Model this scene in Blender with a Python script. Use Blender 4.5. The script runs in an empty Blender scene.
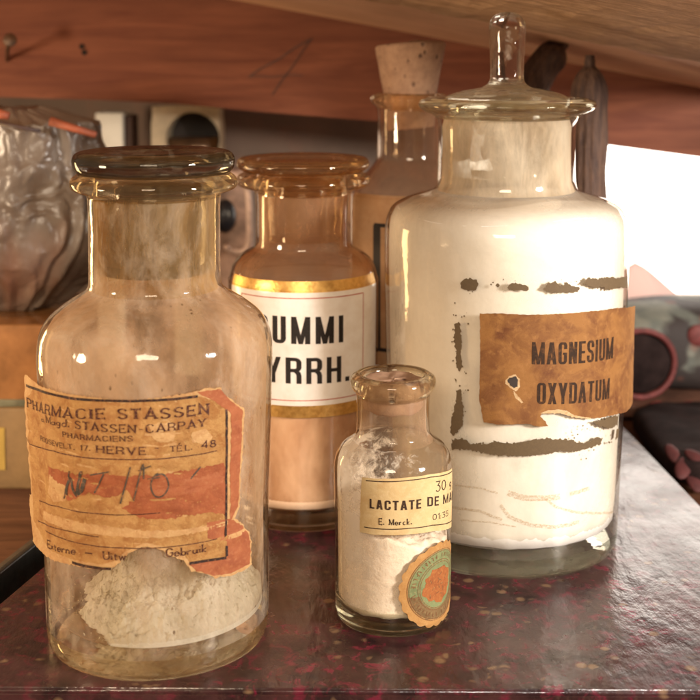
import bpy, bmesh, math, random
from mathutils import Vector, Matrix, noise as mnoise
random.seed(7)
SC = bpy.context.scene
COL = SC.collection
rad = math.radians

# ------------------------------------------------------------------ camera
F_PX, EYE, PITCH, HORIZ = 1250.0, 0.266, rad(4.0), 50.0
Y0 = HORIZ + F_PX * math.tan(PITCH)
cam_d = bpy.data.cameras.new("camera")
cam = bpy.data.objects.new("camera", cam_d); COL.objects.link(cam)
cam.location = (0, 0, EYE)
cam.rotation_euler = (rad(90) - PITCH, 0, 0)
cam_d.sensor_width = 36.0
cam_d.lens = F_PX / 700.0 * 36.0
cam_d.shift_y = -(350 - Y0) / 700.0
cam_d.clip_start = 0.02
cam_d.clip_end = 60
cam_d.dof.use_dof = True
cam_d.dof.focus_distance = 0.585
cam_d.dof.aperture_fstop = 12.0
SC.camera = cam

# ------------------------------------------------------------------ world
w = bpy.data.worlds.new("World"); SC.world = w; w.use_nodes = True
w.node_tree.nodes["Background"].inputs[0].default_value = (1.0, 0.73, 0.49, 1)
w.node_tree.nodes["Background"].inputs[1].default_value = 0.37

def lamp(name, loc, target, size, power, color, shape='DISK', sizey=None):
    d = bpy.data.lights.new(name, 'AREA'); d.shape = shape; d.size = size
    if sizey: d.size_y = sizey
    d.energy = power; d.color = color
    o = bpy.data.objects.new(name, d); COL.objects.link(o)
    o.location = loc
    o.rotation_euler = (Vector(target) - Vector(loc)).to_track_quat('-Z', 'Y').to_euler()
    return o
lamp("key_lamp", (0.66, 0.16, 0.32), (0.09, 0.68, 0.12), 0.14, 12.0, (1.0, 0.92, 0.84))
lamp("left_lamp", (-0.62, 0.30, 0.20), (-0.05, 0.75, 0.15), 0.13, 3.8, (1.0, 0.76, 0.52))
lamp("front_lamp", (-0.06, -0.30, 0.47), (0.0, 0.65, 0.08), 0.30, 3.5, (1.0, 0.82, 0.62), 'RECTANGLE', 0.16)
lamp("added_amber_streak_light", (-0.46, 0.86, 0.10), (-0.08, 0.55, 0.06), 0.07, 0.9, (1.0, 0.64, 0.28), 'RECTANGLE', 0.20)  # unseen light, added to reflect as an amber streak on the left jar

SC.view_settings.view_transform = 'Standard'
SC.view_settings.look = 'None'
SC.view_settings.exposure = 0.0
SC.view_settings.gamma = 1.0
SC.render.engine = 'CYCLES'
cy = SC.cycles
cy.use_denoising = True
cy.max_bounces = 20; cy.transparent_max_bounces = 32
cy.transmission_bounces = 16; cy.glossy_bounces = 8; cy.diffuse_bounces = 4
cy.caustics_reflective = True; cy.caustics_refractive = True
cy.blur_glossy = 0.6
cy.sample_clamp_indirect = 6.0
cy.sample_clamp_direct = 0.0

# ------------------------------------------------------------------ picture -> place helpers
CAM = Vector((0, 0, EYE))
FWD = Vector((0, math.cos(PITCH), -math.sin(PITCH)))
UP = Vector((0, math.sin(PITCH), math.cos(PITCH)))
def ray(x, y):
    return FWD + UP * (-(y - Y0) / F_PX) + Vector(((x - 350) / F_PX, 0, 0))
def at(x, y, Y):
    d = ray(x, y); return CAM + d * (Y / d.y)
def ground(x, y, z=0.0):
    d = ray(x, y); return CAM + d * ((z - EYE) / d.z)

# ------------------------------------------------------------------ node helpers
class NM:
    def __init__(s, name):
        s.m = bpy.data.materials.new(name); s.m.use_nodes = True
        s.t = s.m.node_tree; s.n = s.t.nodes; s.n.clear()
        s.out = s.n.new('ShaderNodeOutputMaterial')
    def node(s, typ, ins=None, **kw):
        n = s.n.new(typ)
        for k, v in kw.items(): setattr(n, k, v)
        for k, v in (ins or {}).items(): s.put(n.inputs[k], v)
        return n
    def put(s, sock, v):
        if isinstance(v, bpy.types.NodeSocket): s.t.links.new(v, sock)
        elif isinstance(v, bpy.types.Node): s.t.links.new(v.outputs[0], sock)
        else:
            if isinstance(v, tuple) and len(v) == 3 and sock.type == 'RGBA': v = v + (1,)
            sock.default_value = v
    def coord(s, kind='Object', scale=(1, 1, 1), rot=(0, 0, 0)):
        c = s.node('ShaderNodeTexCoord')
        mp = s.node('ShaderNodeMapping'); mp.inputs['Scale'].default_value = scale
        mp.inputs['Rotation'].default_value = rot
        s.t.links.new(c.outputs[kind], mp.inputs[0]); return mp.outputs[0]
    def noise(s, vec, scale, detail=5, rough=.6, dist=0.0):
        return s.node('ShaderNodeTexNoise', {'Vector': vec, 'Scale': scale, 'Detail': detail, 'Roughness': rough, 'Distortion': dist}).outputs['Fac']
    def voro(s, vec, scale, feature='F1', rnd=1.0, out='Distance'):
        return s.node('ShaderNodeTexVoronoi', {'Vector': vec, 'Scale': scale, 'Randomness': rnd}, feature=feature).outputs[out]
    def ramp(s, fac, stops, interp='LINEAR'):
        r = s.node('ShaderNodeValToRGB', {0: fac}); r.color_ramp.interpolation = interp
        e = r.color_ramp.elements
        while len(e) < len(stops): e.new(.5)
        for q, (p, c) in zip(e, stops):
            q.position = p
            q.color = (c, c, c, 1) if isinstance(c, (int, float)) else tuple(c) + (1,)
        return r.outputs[0]
    def mix(s, fac, a, b, typ='MIX'):
        n = s.node('ShaderNodeMix', data_type='RGBA', blend_type=typ)
        s.put(n.inputs[0], fac); s.put(n.inputs[6], a); s.put(n.inputs[7], b)
        return n.outputs[2]
    def math(s, op, a, b=0.0, clamp=False):
        n = s.node('ShaderNodeMath', operation=op, use_clamp=clamp)
        s.put(n.inputs[0], a); s.put(n.inputs[1], b); return n.outputs[0]
    def bump(s, h, strength, dist=0.001, normal=None):
        n = s.node('ShaderNodeBump', {'Height': h, 'Strength': strength, 'Distance': dist})
        if normal is not None: s.put(n.inputs['Normal'], normal)
        return n.outputs[0]
    def mixsh(s, fac, a, b):
        n = s.node('ShaderNodeMixShader'); s.put(n.inputs[0], fac); s.put(n.inputs[1], a); s.put(n.inputs[2], b)
        return n.outputs[0]
    def pbr(s, **kw):
        n = s.node('ShaderNodeBsdfPrincipled')
        for k, v in kw.items(): s.put(n.inputs[k.replace('_', ' ')], v)
        return n.outputs[0]
    def end(s, sh): s.t.links.new(sh, s.out.inputs[0]); return s.m

# ------------------------------------------------------------------ materials
def m_glass(name, tint=(.96, .95, .9), rough=.015, bump=.15, clear=.25):
    """solid glass: rims, thick bottoms, stoppers"""
    k = NM(name); v = k.coord()
    nz = k.noise(v, 60, 2)
    b = k.bump(nz, bump, .002)
    g = k.node('ShaderNodeBsdfGlass', {'Color': tint, 'Roughness': rough, 'IOR': 1.48, 'Normal': b})
    t = k.node('ShaderNodeBsdfTransparent', {'Color': tint})
    return k.end(k.mixsh(clear, g.outputs[0], t.outputs[0]))

def m_wall(name, tint=(.97, .96, .93), edge=(.6, .5, .36), refl=1.0, bump=.12, smear=.0, smearcol=(.5, .4, .3), sscale=60):
    """blown glass wall: clear, mirrors at grazing angles, darker through its edges"""
    k = NM(name); v = k.coord()
    nz = k.math('ADD', k.noise(v, 26, 3), k.math('MULTIPLY', k.noise(v, 90, 3), .25))
    b = k.bump(nz, bump * 1.8, .002)
    lw = k.node('ShaderNodeLayerWeight', {'Blend': .5, 'Normal': b}).outputs['Facing']
    f5 = k.math('POWER', lw, 4.0)
    fr = k.math('MULTIPLY_ADD', f5, .8 * refl); k.n[-1].inputs[2].default_value = .045 * refl
    f3 = k.math('POWER', lw, 3.2)
    col = k.mix(f3, tint, edge)
    tr = k.node('ShaderNodeBsdfTransparent', {'Color': col})
    gl = k.node('ShaderNodeBsdfGlossy', {'Color': (1, .97, .92), 'Roughness': .075, 'Normal': b})
    sh = k.mixsh(fr, tr.outputs[0], gl.outputs[0])
    if smear > 0:
        m1 = k.noise(k.coord(scale=(1, 1, .5)), sscale, 6, .7, .6)
        m = k.ramp(m1, [(.45, 0), (.75, smear)])
        df = k.node('ShaderNodeBsdfDiffuse', {'Color': smearcol})
        tl = k.node('ShaderNodeBsdfTranslucent', {'Color': smearcol})
        sh = k.mixsh(m, sh, k.mixsh(.4, df.outputs[0], tl.outputs[0]))
    return k.end(sh)

def m_film(name, col=(.55, .42, .27), lo=.15, hi=.7, scale=40, specks=0.0, speckcol=(.12, .07, .03), stretch=.6, glow=.5, col2=None, zfade=None):
    """dried residue on the inner face of a glass wall"""
    k = NM(name); v = k.coord(scale=(1, 1, stretch))
    n1 = k.noise(v, scale, 7, .65, .8)
    n2 = k.noise(v, scale * 4.3, 4, .7)
    s = k.math('ADD', k.math('MULTIPLY', n1, .72), k.math('MULTIPLY', n2, .28))
    mk = k.ramp(s, [(.36, lo), (.64, hi)])
    bg = k.ramp(k.noise(k.coord(scale=(1, 1, .7)), 13, 4, .6, 1.0), [(.36, .35), (.62, 1.25)])
    mk = k.math('MULTIPLY', mk, bg, True) if lo < .5 else mk
    if zfade:
        sz = k.node('ShaderNodeSeparateXYZ', {0: k.coord()}).outputs['Z']
        mr = k.node('ShaderNodeMapRange', {0: sz, 1: zfade[0], 2: zfade[1], 3: zfade[2], 4: 1.0}).outputs[0]
        mk = k.math('MULTIPLY', mk, mr)
    c = k.mix(k.ramp(k.noise(v, scale * .6, 5), [(.4, 0), (.65, 1)]), col, col2 or tuple(x * .72 for x in col))
    if specks > 0:
        sp = k.voro(v, 260, out='Distance')
        sm = k.math('MULTIPLY', k.ramp(sp, [(.10, 1), (.2, 0)]), k.ramp(k.noise(v, 55, 3), [(.56, 0), (.62, specks)]))
        c = k.mix(sm, c, speckcol); mk = k.math('MAXIMUM', mk, sm)
    lwf = k.math('SUBTRACT', 1.0, k.node('ShaderNodeLayerWeight', {'Blend': .5}).outputs['Facing'])
    ex = k.math('DIVIDE', 1.0, k.math('MAXIMUM', lwf, .12))
    mk = k.math('SUBTRACT', 1.0, k.math('POWER', k.math('SUBTRACT', 1.0, mk, True), ex), True)
    df = k.node('ShaderNodeBsdfDiffuse', {'Color': c})
    tl = k.node('ShaderNodeBsdfTranslucent', {'Color': c})
    solid = k.mixsh(glow, df.outputs[0], tl.outputs[0])
    lw = k.node('ShaderNodeLayerWeight', {'Blend': .5}).outputs['Facing']
    tr = k.node('ShaderNodeBsdfTransparent', {'Color': (.98, .96, .92)})
    gl = k.node('ShaderNodeBsdfGlossy', {'Color': (1, .97, .92), 'Roughness': .12})
    fr = k.math('MULTIPLY', k.math('POWER', lw, 5.0), .35)
    clear = k.mixsh(fr, tr.outputs[0], gl.outputs[0])
    return k.end(k.mixsh(mk, clear, solid))

def m_powder(name, col, col2=None, bump=.3, scale=150, sss=.0):
    k = NM(name); v = k.coord()
    n = k.noise(v, scale, 6, .7); n2 = k.noise(v, 28, 4)
    c = k.mix(k.ramp(k.math('ADD', k.math('MULTIPLY', n, .4), k.math('MULTIPLY', n2, .6)), [(.38, 0), (.62, 1)]), col2 or tuple(x * .9 for x in col), col)
    return k.end(k.pbr(Base_Color=c, Roughness=.9, Normal=k.bump(n, bump, .0008), Subsurface_Weight=sss, Subsurface_Radius=(.004, .003, .002), Subsurface_Scale=1.0))

def m_paper(name, col, dark, stain, sscale=1.0, bump=.25, edge=None, fox=0.0):
    k = NM(name); v = k.coord('UV')
    n = k.noise(v, 1.2 * sscale, 6, .62, .7); fib = k.noise(v, 26, 4, .7); n2 = k.noise(v, 5 * sscale, 5, .6, .3)
    c = k.mix(k.ramp(n, [(.42, 0), (.66, 1)]), col, dark)
    c = k.mix(k.ramp(n2, [(.52, 0), (.70, .75)]), c, stain)
    c = k.mix(k.ramp(fib, [(.3, .25), (.7, 0)]), c, tuple(x * .6 for x in col))
    if fox > 0:
        sp = k.voro(v, 9.0)
        c = k.mix(k.math('MULTIPLY', k.ramp(sp, [(.05, 1), (.16, 0)]), k.ramp(n2, [(.45, 0), (.55, fox)])), c, (.05, .02, .01))
    return k.end(k.pbr(Base_Color=c, Roughness=.72, Normal=k.bump(k.math('ADD', fib, k.math('MULTIPLY', n2, 1.5)), bump, .0006), Specular_IOR_Level=.3))

def m_ink(name, ink, paper, wear=.45, scale=9.0):
    k = NM(name); v = k.coord('UV')
    n = k.noise(v, scale, 6, .75)
    c = k.mix(k.ramp(n, [(.5, 0), (.68, wear)]), ink, paper)
    return k.end(k.pbr(Base_Color=c, Roughness=.7, Specular_IOR_Level=.2))

def m_plain(name, col, rough=.6, metal=0.0, bump=.1, scale=80, var=.25, trans=0.0, spec=.5):
    k = NM(name); v = k.coord()
    n = k.noise(v, scale, 5, .65)
    c = k.mix(k.ramp(n, [(.35, 0), (.65, 1)]), tuple(x * (1 - var) for x in col), tuple(min(1, x * (1 + var)) for x in col))
    return k.end(k.pbr(Base_Color=c, Roughness=rough, Metallic=metal, Normal=k.bump(n, bump, .001), Transmission_Weight=trans, Specular_IOR_Level=spec))

def m_wood(name, col, dark, grain=(1, 14, 14), scale=6, rough=.55, bump=.3, dist=2.0, pores=.5):
    k = NM(name); v = k.coord(scale=grain)
    n = k.noise(v, scale, 8, .62, dist); n2 = k.noise(v, scale * 7, 5, .7, .5)
    big = k.noise(k.coord(scale=(1, 2.5, 2.5)), 5, 4, .6, .5)
    c = k.mix(k.ramp(n, [(.36, 0), (.66, 1)]), col, dark)
    c = k.mix(k.ramp(n2, [(.52, 0), (.72, pores)]), c, tuple(x * .45 for x in dark))
    c = k.mix(k.ramp(big, [(.45, 0), (.7, .55)]), c, tuple(x * .6 for x in dark))
    h = k.math('ADD', n, k.math('MULTIPLY', n2, .6))
    return k.end(k.pbr(Base_Color=c, Roughness=rough, Normal=k.bump(h, bump, .0012), Specular_IOR_Level=.22))

def m_table():
    k = NM("burgundy_laminate"); v = k.coord()
    n1 = k.noise(v, 42, 6, .62, .5); n2 = k.noise(v, 125, 6, .72, .6); n3 = k.noise(v, 60, 3, .5, 1.0); n4 = k.noise(v, 9, 4)
    c = k.mix(k.ramp(n1, [(.42, 0), (.62, 1)]), (.050, .018, .018), (.019, .008, .009))
    red = k.math('MULTIPLY', k.ramp(n2, [(.52, 0), (.62, 1)]), k.ramp(n4, [(.38, .25), (.6, 1)]))
    c = k.mix(red, c, (.145, .011, .030))
    vs = k.node('ShaderNodeMapping', {'Vector': k.coord()}); vs.inputs['Scale'].default_value = (1, 1.0, 1)
    vo = k.voro(vs.outputs[0], 95)
    fl = k.math('MULTIPLY', k.ramp(vo, [(.16, 1), (.30, 0)]), k.ramp(n3, [(.5, 0), (.58, .85)]))
    c = k.mix(fl, c, (.19, .115, .062))
    gr = k.noise(v, 330, 4, .7)
    c = k.mix(k.ramp(gr, [(.55, 0), (.75, .5)]), c, (.09, .05, .036))
    vy = k.coord(scale=(1, .45, 1))
    hb = k.math('ADD', k.noise(vy, 120, 4, .6), k.math('MULTIPLY', k.noise(vy, 35, 3), 1.5))
    rg = k.ramp(k.noise(v, 25, 5), [(.35, .19), (.7, .36)])
    return k.end(k.pbr(Base_Color=c, Roughness=rg, Normal=k.bump(hb, .42, .0015), Specular_IOR_Level=.5))

# ------------------------------------------------------------------ object helpers
def thing(name, label, cat, loc=(0, 0, 0), group=None):
    o = bpy.data.objects.new(name, None); COL.objects.link(o); o.location = loc
    o.empty_display_size = .02
    tag(o, label, cat, group); return o
def tag(o, label=None, cat=None, group=None, kind=None):
    for k, v in (('label', label), ('category', cat), ('group', group), ('kind', kind)):
        if v: o[k] = v
    return o
def mesh_obj(name, verts, faces, mats, parent=None, midx=None, smooth=True, uvs=None, loc=None):
    me = bpy.data.meshes.new(name); me.from_pydata([tuple(v) for v in verts], [], faces)
    for m in (mats if isinstance(mats, (list, tuple)) else [mats]): me.materials.append(m)
    if midx: me.polygons.foreach_set('material_index', midx)
    me.polygons.foreach_set('use_smooth', [smooth] * len(me.polygons))
    if uvs:
        l = me.uv_layers.new(name='UVMap')
        for lp in me.loops: l.data[lp.index].uv = uvs[lp.vertex_index]
    me.update()
    o = bpy.data.objects.new(name, me); COL.objects.link(o)
    if parent: o.parent = parent
    if loc: o.location = loc
    return o
def bm_obj(name, bm, mats, parent=None, smooth=True, loc=None):
    me = bpy.data.meshes.new(name); bm.to_mesh(me); bm.free()
    for m in (mats if isinstance(mats, (list, tuple)) else [mats]): me.materials.append(m)
    me.polygons.foreach_set('use_smooth', [smooth] * len(me.polygons)); me.update()
    o = bpy.data.objects.new(name, me); COL.objects.link(o)
    if parent: o.parent = parent
    if loc: o.location = loc
    return o

def spline(pts, sub=4):
    """Catmull-Rom through (r, z) points; a point with a third value is a sharp corner"""
    out = []
    n = len(pts)
    for i in range(n - 1):
        p1, p2 = pts[i], pts[i + 1]
        p0 = pts[i - 1] if i > 0 and len(p1) == 2 else p1
        p3 = pts[i + 2] if i < n - 2 and len(p2) == 2 else p2
        for k in range(sub):
            t = k / sub; q = []
            for a in (0, 1):
                q.append(.5 * (2 * p1[a] + (-p0[a] + p2[a]) * t + (2 * p0[a] - 5 * p1[a] + 4 * p2[a] - p3[a]) * t * t + (-p0[a] + 3 * p1[a] - 3 * p2[a] + p3[a]) * t ** 3))
            out.append((max(q[0], 0), q[1]))
    out.append(tuple(pts[-1][:2])); return out

def lathe(name, prof, mats, parent=None, segs=128, matfn=None, wob=None, loc=None):
    """prof: list of (r, z) walked so that the outside is on the right; ends with r=0 become poles"""
    verts, faces, mid, rings = [], [], [], []
    for (r, z) in prof:
        if r < 1e-6:
            rings.append([len(verts)]); verts.append((0, 0, z))
        else:
            ring = []
            for i in range(segs):
                a = 2 * math.pi * i / segs; rr = r; zz = z
                if wob: rr, zz = wob(r, z, a)
                ring.append(len(verts)); verts.append((rr * math.sin(a), -rr * math.cos(a), zz))
            rings.append(ring)
    for j in range(len(rings) - 1):
        A, B = rings[j], rings[j + 1]
        m = matfn(j, prof[j], prof[j + 1]) if matfn else 0
        for i in range(segs):
            k = (i + 1) % segs
            if len(A) == 1 and len(B) == 1: continue
            if len(A) == 1: f = (A[0], B[k], B[i])
            elif len(B) == 1: f = (A[i], A[k], B[0])
            else: f = (A[i], A[k], B[k], B[i])
            faces.append(f); mid.append(m)
    return mesh_obj(name, verts, faces, mats, parent, mid, loc=loc)

class Jar:
    """a round vessel standing at a point of the table; picture measures give its radii and heights"""
    def __init__(s, bx, by):
        p = ground(bx, by); s.X, s.Y = p.x, p.y
    def z(s, y): return at(350, y, s.Y).z
    def r(s, hw):
        return hw * s.Y / F_PX * .997
    def prof(s, lst):
        return [tuple([s.r(h), s.z(y)] + list(c)) for (y, h, *c) in lst]
    def radius_fn(s, outer):
        o = sorted((z, r) for r, z in outer)
        def f(z):
            if z <= o[0][0]: return o[0][1]
            for (z0, r0), (z1, r1) in zip(o, o[1:]):
                if z <= z1: return r0 + (r1 - r0) * (z - z0) / max(z1 - z0, 1e-9)
            return o[-1][1]
        return f
    def th_z(s, x, y, R):
        """angle round the jar and height of the wall point seen at picture point x, y"""
        d = ray(x, y); z = .1
        for _ in range(4):
            r = R(z) if callable(R) else R
            a = d.x ** 2 + d.y ** 2; b = -2 * (d.x * s.X + d.y * s.Y); c = s.X ** 2 + s.Y ** 2 - r * r
            disc = b * b - 4 * a * c
            miss = disc < 0
            t = (-b - math.sqrt(max(disc, 0))) / (2 * a)
            p = CAM + d * t; z = p.z
        th = math.atan2(p.x - s.X, -(p.y - s.Y))
        if miss:
            over = math.hypot(p.x - s.X, p.y - s.Y) - r
            th = math.copysign(abs(math.atan2(s.X, s.Y) * 0 + th) + over / r * 1.2, th)
        return th, z

# ------------------------------------------------------------------ lettering: stroked letters
def arc(cx, cy, rx, ry, a0, a1, n=7):
    return [(cx + rx * math.cos(rad(a0 + (a1 - a0) * i / n)), cy + ry * math.sin(rad(a0 + (a1 - a0) * i / n))) for i in range(n + 1)]
G = {
 'A': (.70, [[(0, 0), (.35, 1), (.70, 0)], [(.13, .30), (.57, .30)]]),
 'C': (.60, [arc(.3, .7, .3, .3, 20, 180) + arc(.3, .3, .3, .3, 180, 340)]),
 'D': (.60, [[(0, 0), (0, 1), (.28, 1)] + arc(.28, .68, .32, .32, 90, 0) + arc(.28, .32, .32, .32, 0, -90) + [(0, 0)]]),
 'E': (.50, [[(.5, 1), (0, 1), (0, 0), (.5, 0)], [(0, .52), (.40, .52)]]),
 'G': (.60, [arc(.3, .7, .3, .3, 15, 180) + arc(.3, .3, .3, .3, 180, 360) + [(.6, .48), (.34, .48)]]),
 'H': (.60, [[(0, 0), (0, 1)], [(.6, 0), (.6, 1)], [(0, .52), (.6, .52)]]),
 'I': (.02, [[(.01, 0), (.01, 1)]]),
 'L': (.46, [[(0, 1), (0, 0), (.46, 0)]]),
 'M': (.76, [[(0, 0), (0, 1), (.38, .12), (.76, 1), (.76, 0)]]),
 'N': (.60, [[(0, 0), (0, 1), (.6, 0), (.6, 1)]]),
 'O': (.60, [arc(.3, .7, .3, .3, 0, 180) + arc(.3, .3, .3, .3, 180, 360) + [(.6, .7)]]),
 'P': (.56, [[(0, 0), (0, 1), (.3, 1)] + arc(.3, .75, .26, .25, 90, -90) + [(0, .5)]]),
 'R': (.58, [[(0, 0), (0, 1), (.3, 1)] + arc(.3, .75, .26, .25, 90, -90) + [(0, .5)], [(.3, .5), (.46, .42), (.56, .25), (.56, 0)]]),
 'S': (.56, [arc(.28, .74, .27, .26, 15, 180, 6) + [(.06, .62), (.48, .40)] + arc(.28, .26, .28, .26, 10, -165, 7)]),
 'T': (.60, [[(0, 1), (.6, 1)], [(.3, 0), (.3, 1)]]),
 'U': (.58, [[(0, 1), (0, .28)] + arc(.29, .28, .29, .28, 180, 360) + [(.58, 1)]]),
 'V': (.66, [[(0, 1), (.33, 0), (.66, 1)]]),
 'X': (.60, [[(0, 0), (.6, 1)], [(0, 1), (.6, 0)]]),
 'Y': (.64, [[(0, 1), (.32, .45), (.64, 1)], [(.32, .45), (.32, 0)]]),
 '0': (.5, [arc(.25, .5, .25, .5, 0, 360, 14)]),
 '1': (.2, [[(0, .8), (.18, 1), (.18, 0)]]),
 '3': (.5, [[(0, 1), (.46, 1), (.2, .6)] + arc(.22, .3, .26, .3, 80, -140, 7)]),
 '4': (.54, [[(.4, 0), (.4, 1), (0, .3), (.54, .3)]]),
 '6': (.5, [[(.42, .95), (.12, .6)] + arc(.25, .27, .23, .27, 140, 500, 12)]),
 '7': (.5, [[(0, 1), (.5, 1), (.2, 0)]]),
 '8': (.5, [arc(.25, .76, .2, .24, -90, 270, 10), arc(.25, .26, .25, .26, 90, 450, 12)]),
 '5': (.5, [[(.45, 1), (.06, 1), (.04, .56)] + arc(.22, .32, .26, .3, 110, -150, 8)]),
 'a': (.44, [arc(.2, .2, .2, .2, 40, 360, 9), [(.42, .46), (.42, .06), (.5, 0)]]),
 'b': (.46, [[(.02, 1), (.02, 0)], arc(.24, .24, .22, .24, 180, -180, 10)]),
 'c': (.42, [arc(.22, .25, .22, .25, 40, 320, 9)]),
 'd': (.46, [[(.44, 1), (.44, 0)], arc(.22, .24, .22, .24, 0, 360, 10)]),
 'e': (.44, [[(.02, .27), (.43, .27)] + arc(.22, .26, .22, .26, 0, 320, 9)]),
 'g': (.46, [arc(.22, .28, .22, .2, 0, 360, 10), [(.44, .48), (.44, -.1), (.3, -.26), (.04, -.2)]]),
 'i': (.1, [[(.05, .5), (.05, 0)], [(.05, .70), (.05, .80)]]),
 'k': (.44, [[(.02, 1), (.02, 0)], [(.4, .5), (.05, .22), (.42, 0)]]),
 'm': (.7, [[(.0, .5), (.0, 0)], [(0, .35), (.17, .5), (.34, .38), (.34, 0)], [(.34, .35), (.51, .5), (.68, .38), (.68, 0)]]),
 'n': (.46, [[(.0, .5), (.0, 0)], [(0, .32), (.22, .5), (.42, .36), (.42, 0)]]),
 'o': (.46, [arc(.23, .25, .22, .25, 0, 360, 10)]),
 'r': (.36, [[(.0, .5), (.0, 0)], [(0, .28), (.18, .48), (.34, .44)]]),
 's': (.38, [arc(.19, .37, .17, .13, 20, 200, 5) + [(.3, .25)] + arc(.19, .13, .18, .13, 20, -160, 5)]),
 't': (.34, [[(.14, .75), (.14, .08), (.3, 0)], [(0, .5), (.32, .5)]]),
 'u': (.46, [[(.0, .5), (.0, .14), (.2, 0), (.42, .16)], [(.42, .5), (.42, 0)]]),
 'w': (.6, [[(0, .5), (.14, 0), (.3, .45), (.46, 0), (.6, .5)]]),
 'x': (.44, [[(0, 0), (.42, .5)], [(0, .5), (.42, 0)]]),
 '.': (.1, [[(.03, .0), (.03, .20)]]),
 ',': (.1, [[(.06, .1), (.0, -.12)]]),
 '-': (.4, [[(.05, .42), (.35, .42)]]),
 '~': (.9, [[(.05, .3), (.85, .3)]]),
 ':': (.1, [[(.0, .0), (.0, .12)], [(.0, .4), (.0, .52)]]),
 "'": (.1, [[(.05, 1.0), (.0, .75)]]),
 '^': (.0, [[(-.62, 1.18), (-.38, 1.55)]]),
 ' ': (.35, []),
}
def ribbon(pts, tv, th):
    """quads along a polyline; vertical strokes tv wide, horizontal ones th"""
    P = [Vector(p) for p in pts]; n = len(P); L, R = [], []
    closed = (P[0] - P[-1]).length < 1e-6
    segs = []
    for a, b in zip(P, P[1:]):
        d = b - a
        if d.length < 1e-9: d = Vector((1e-6, 0))
        d.normalize(); segs.append((Vector((-d.y, d.x)), .5 * (th + (tv - th) * abs(d.y) ** 2.5)))
    for i in range(n):
        if 0 < i < n - 1 or closed:
            a, b = segs[(i - 1) % len(segs)], segs[i % len(segs)]
            m = a[0] + b[0]
            if m.length < .35: m = b[0].copy()
            m.normalize(); c = max(m.dot(b[0]), .45); t = .5 * (a[1] + b[1]) / c
        else:
            m, t = segs[0 if i == 0 else -1]
        L.append(P[i] + m * t); R.append(P[i] - m * t)
    return [[L[i], R[i], R[i + 1], L[i + 1]] for i in range(n - 1)]

def gothic(c, t, x, th):
    """condensed grotesque capital: x = stem width in letter-width units; returns (width, quads)"""
    Q = []
    def rect(a, b, p, q): Q.append([(a, q), (a, p), (b, p), (b, q)])
    def par(xa, ya, xb, yb, h): Q.append([(xa - h, ya), (xb - h, yb), (xb + h, yb), (xa + h, ya)])
    def rib(p): Q.extend(ribbon(p, x, th))
    w = .50; r = .20; i = x / 2; j = th / 2
    def corner(cx, cy, a0): return arc(cx, cy, r - i if r > i else .02, r - j, a0, a0 + 90, 6)
    TL = corner(r, 1 - r, 90); TR = corner(w - r, 1 - r, 0); BL = corner(r, r, 180); BR = corner(w - r, r, 270)
    if c == 'I': w = x; rect(0, x, 0, 1)
    elif c == 'M':
        w = .68; rect(0, x, 0, 1); rect(w - x, w, 0, 1); par(x * .52, 1, w / 2, 0, x * .42); par(w - x * .52, 1, w / 2, 0, x * .42)
    elif c == 'N': rect(0, x, 0, 1); rect(w - x, w, 0, 1); par(x * .55, 1, w - x * .55, 0, x * .5)
    elif c == 'A': w = .54; par(x / 2, 0, w / 2 - .02, 1, x / 2); par(w - x / 2, 0, w / 2 + .02, 1, x / 2); rect(w * .26, w * .74, .20, .20 + th)
    elif c == 'V': w = .54; par(x / 2, 1, w / 2 - .02, 0, x / 2); par(w - x / 2, 1, w / 2 + .02, 0, x / 2)
    elif c == 'E': w = .44; rect(0, x, 0, 1); rect(x, w, 1 - th, 1); rect(x, w * .92, .44, .44 + th); rect(x, w, 0, th)
    elif c == 'L': w = .42; rect(0, x, 0, 1); rect(x, w, 0, th)
    elif c == 'H': rect(0, x, 0, 1); rect(w - x, w, 0, 1); rect(x, w - x, .43, .43 + th)
    elif c == 'T': w = .48; rect(0, w, 1 - th, 1); rect(w / 2 - i, w / 2 + i, 0, 1 - th)
    elif c == 'X': par(x / 2, 1, w - x / 2, 0, x / 2); par(w - x / 2, 1, x / 2, 0, x / 2)
    elif c == 'Y': w = .54; par(x / 2, 1, w / 2 - .01, .38, x / 2); par(w - x / 2, 1, w / 2 + .01, .38, x / 2); rect(w / 2 - i, w / 2 + i, 0, .45)
    elif c == 'U': rib([(i, 1)] + BL + BR + [(w - i, 1)])
    elif c == 'O': rib(TR + TL + BL + BR + [TR[0]])
    elif c == 'C': rib([(w - i, .66)] + TR + TL + BL + BR + [(w - i, .34)])
    elif c == 'G': rib([(w - i, .68)] + TR + TL + BL + BR + [(w - i, .46)]); rect(w * .52, w, .42, .42 + th * .9)
    elif c == 'D': rect(0, x, 0, 1); rib([(x * .6, 1 - j)] + TR[::-1] + BR[::-1] + [(x * .6, j)])
    elif c == 'R':
        rect(0, x, 0, 1); rib([(x * .6, 1 - j)] + TR[::-1] + arc(w - r, .44 + r, r - i, r - j, 0, -90, 6) + [(x * .6, .44 + j)]); rib([(w - r, .44 + j), (w - i - .02, .40), (w - i, .30), (w - i, 0)])
    elif c == 'S': rib([(w - i, .68)] + TR + TL + [(i, .66), (w * .32, .54), (w * .68, .46), (w - i, .33)] + BR[::-1][:-1] + BL[::-1] + [(i, .32)])
    elif c == '.': w = x; rect(0, x, 0, th * 1.3)
    elif c == ' ': w = .18
    return w, Q

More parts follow.
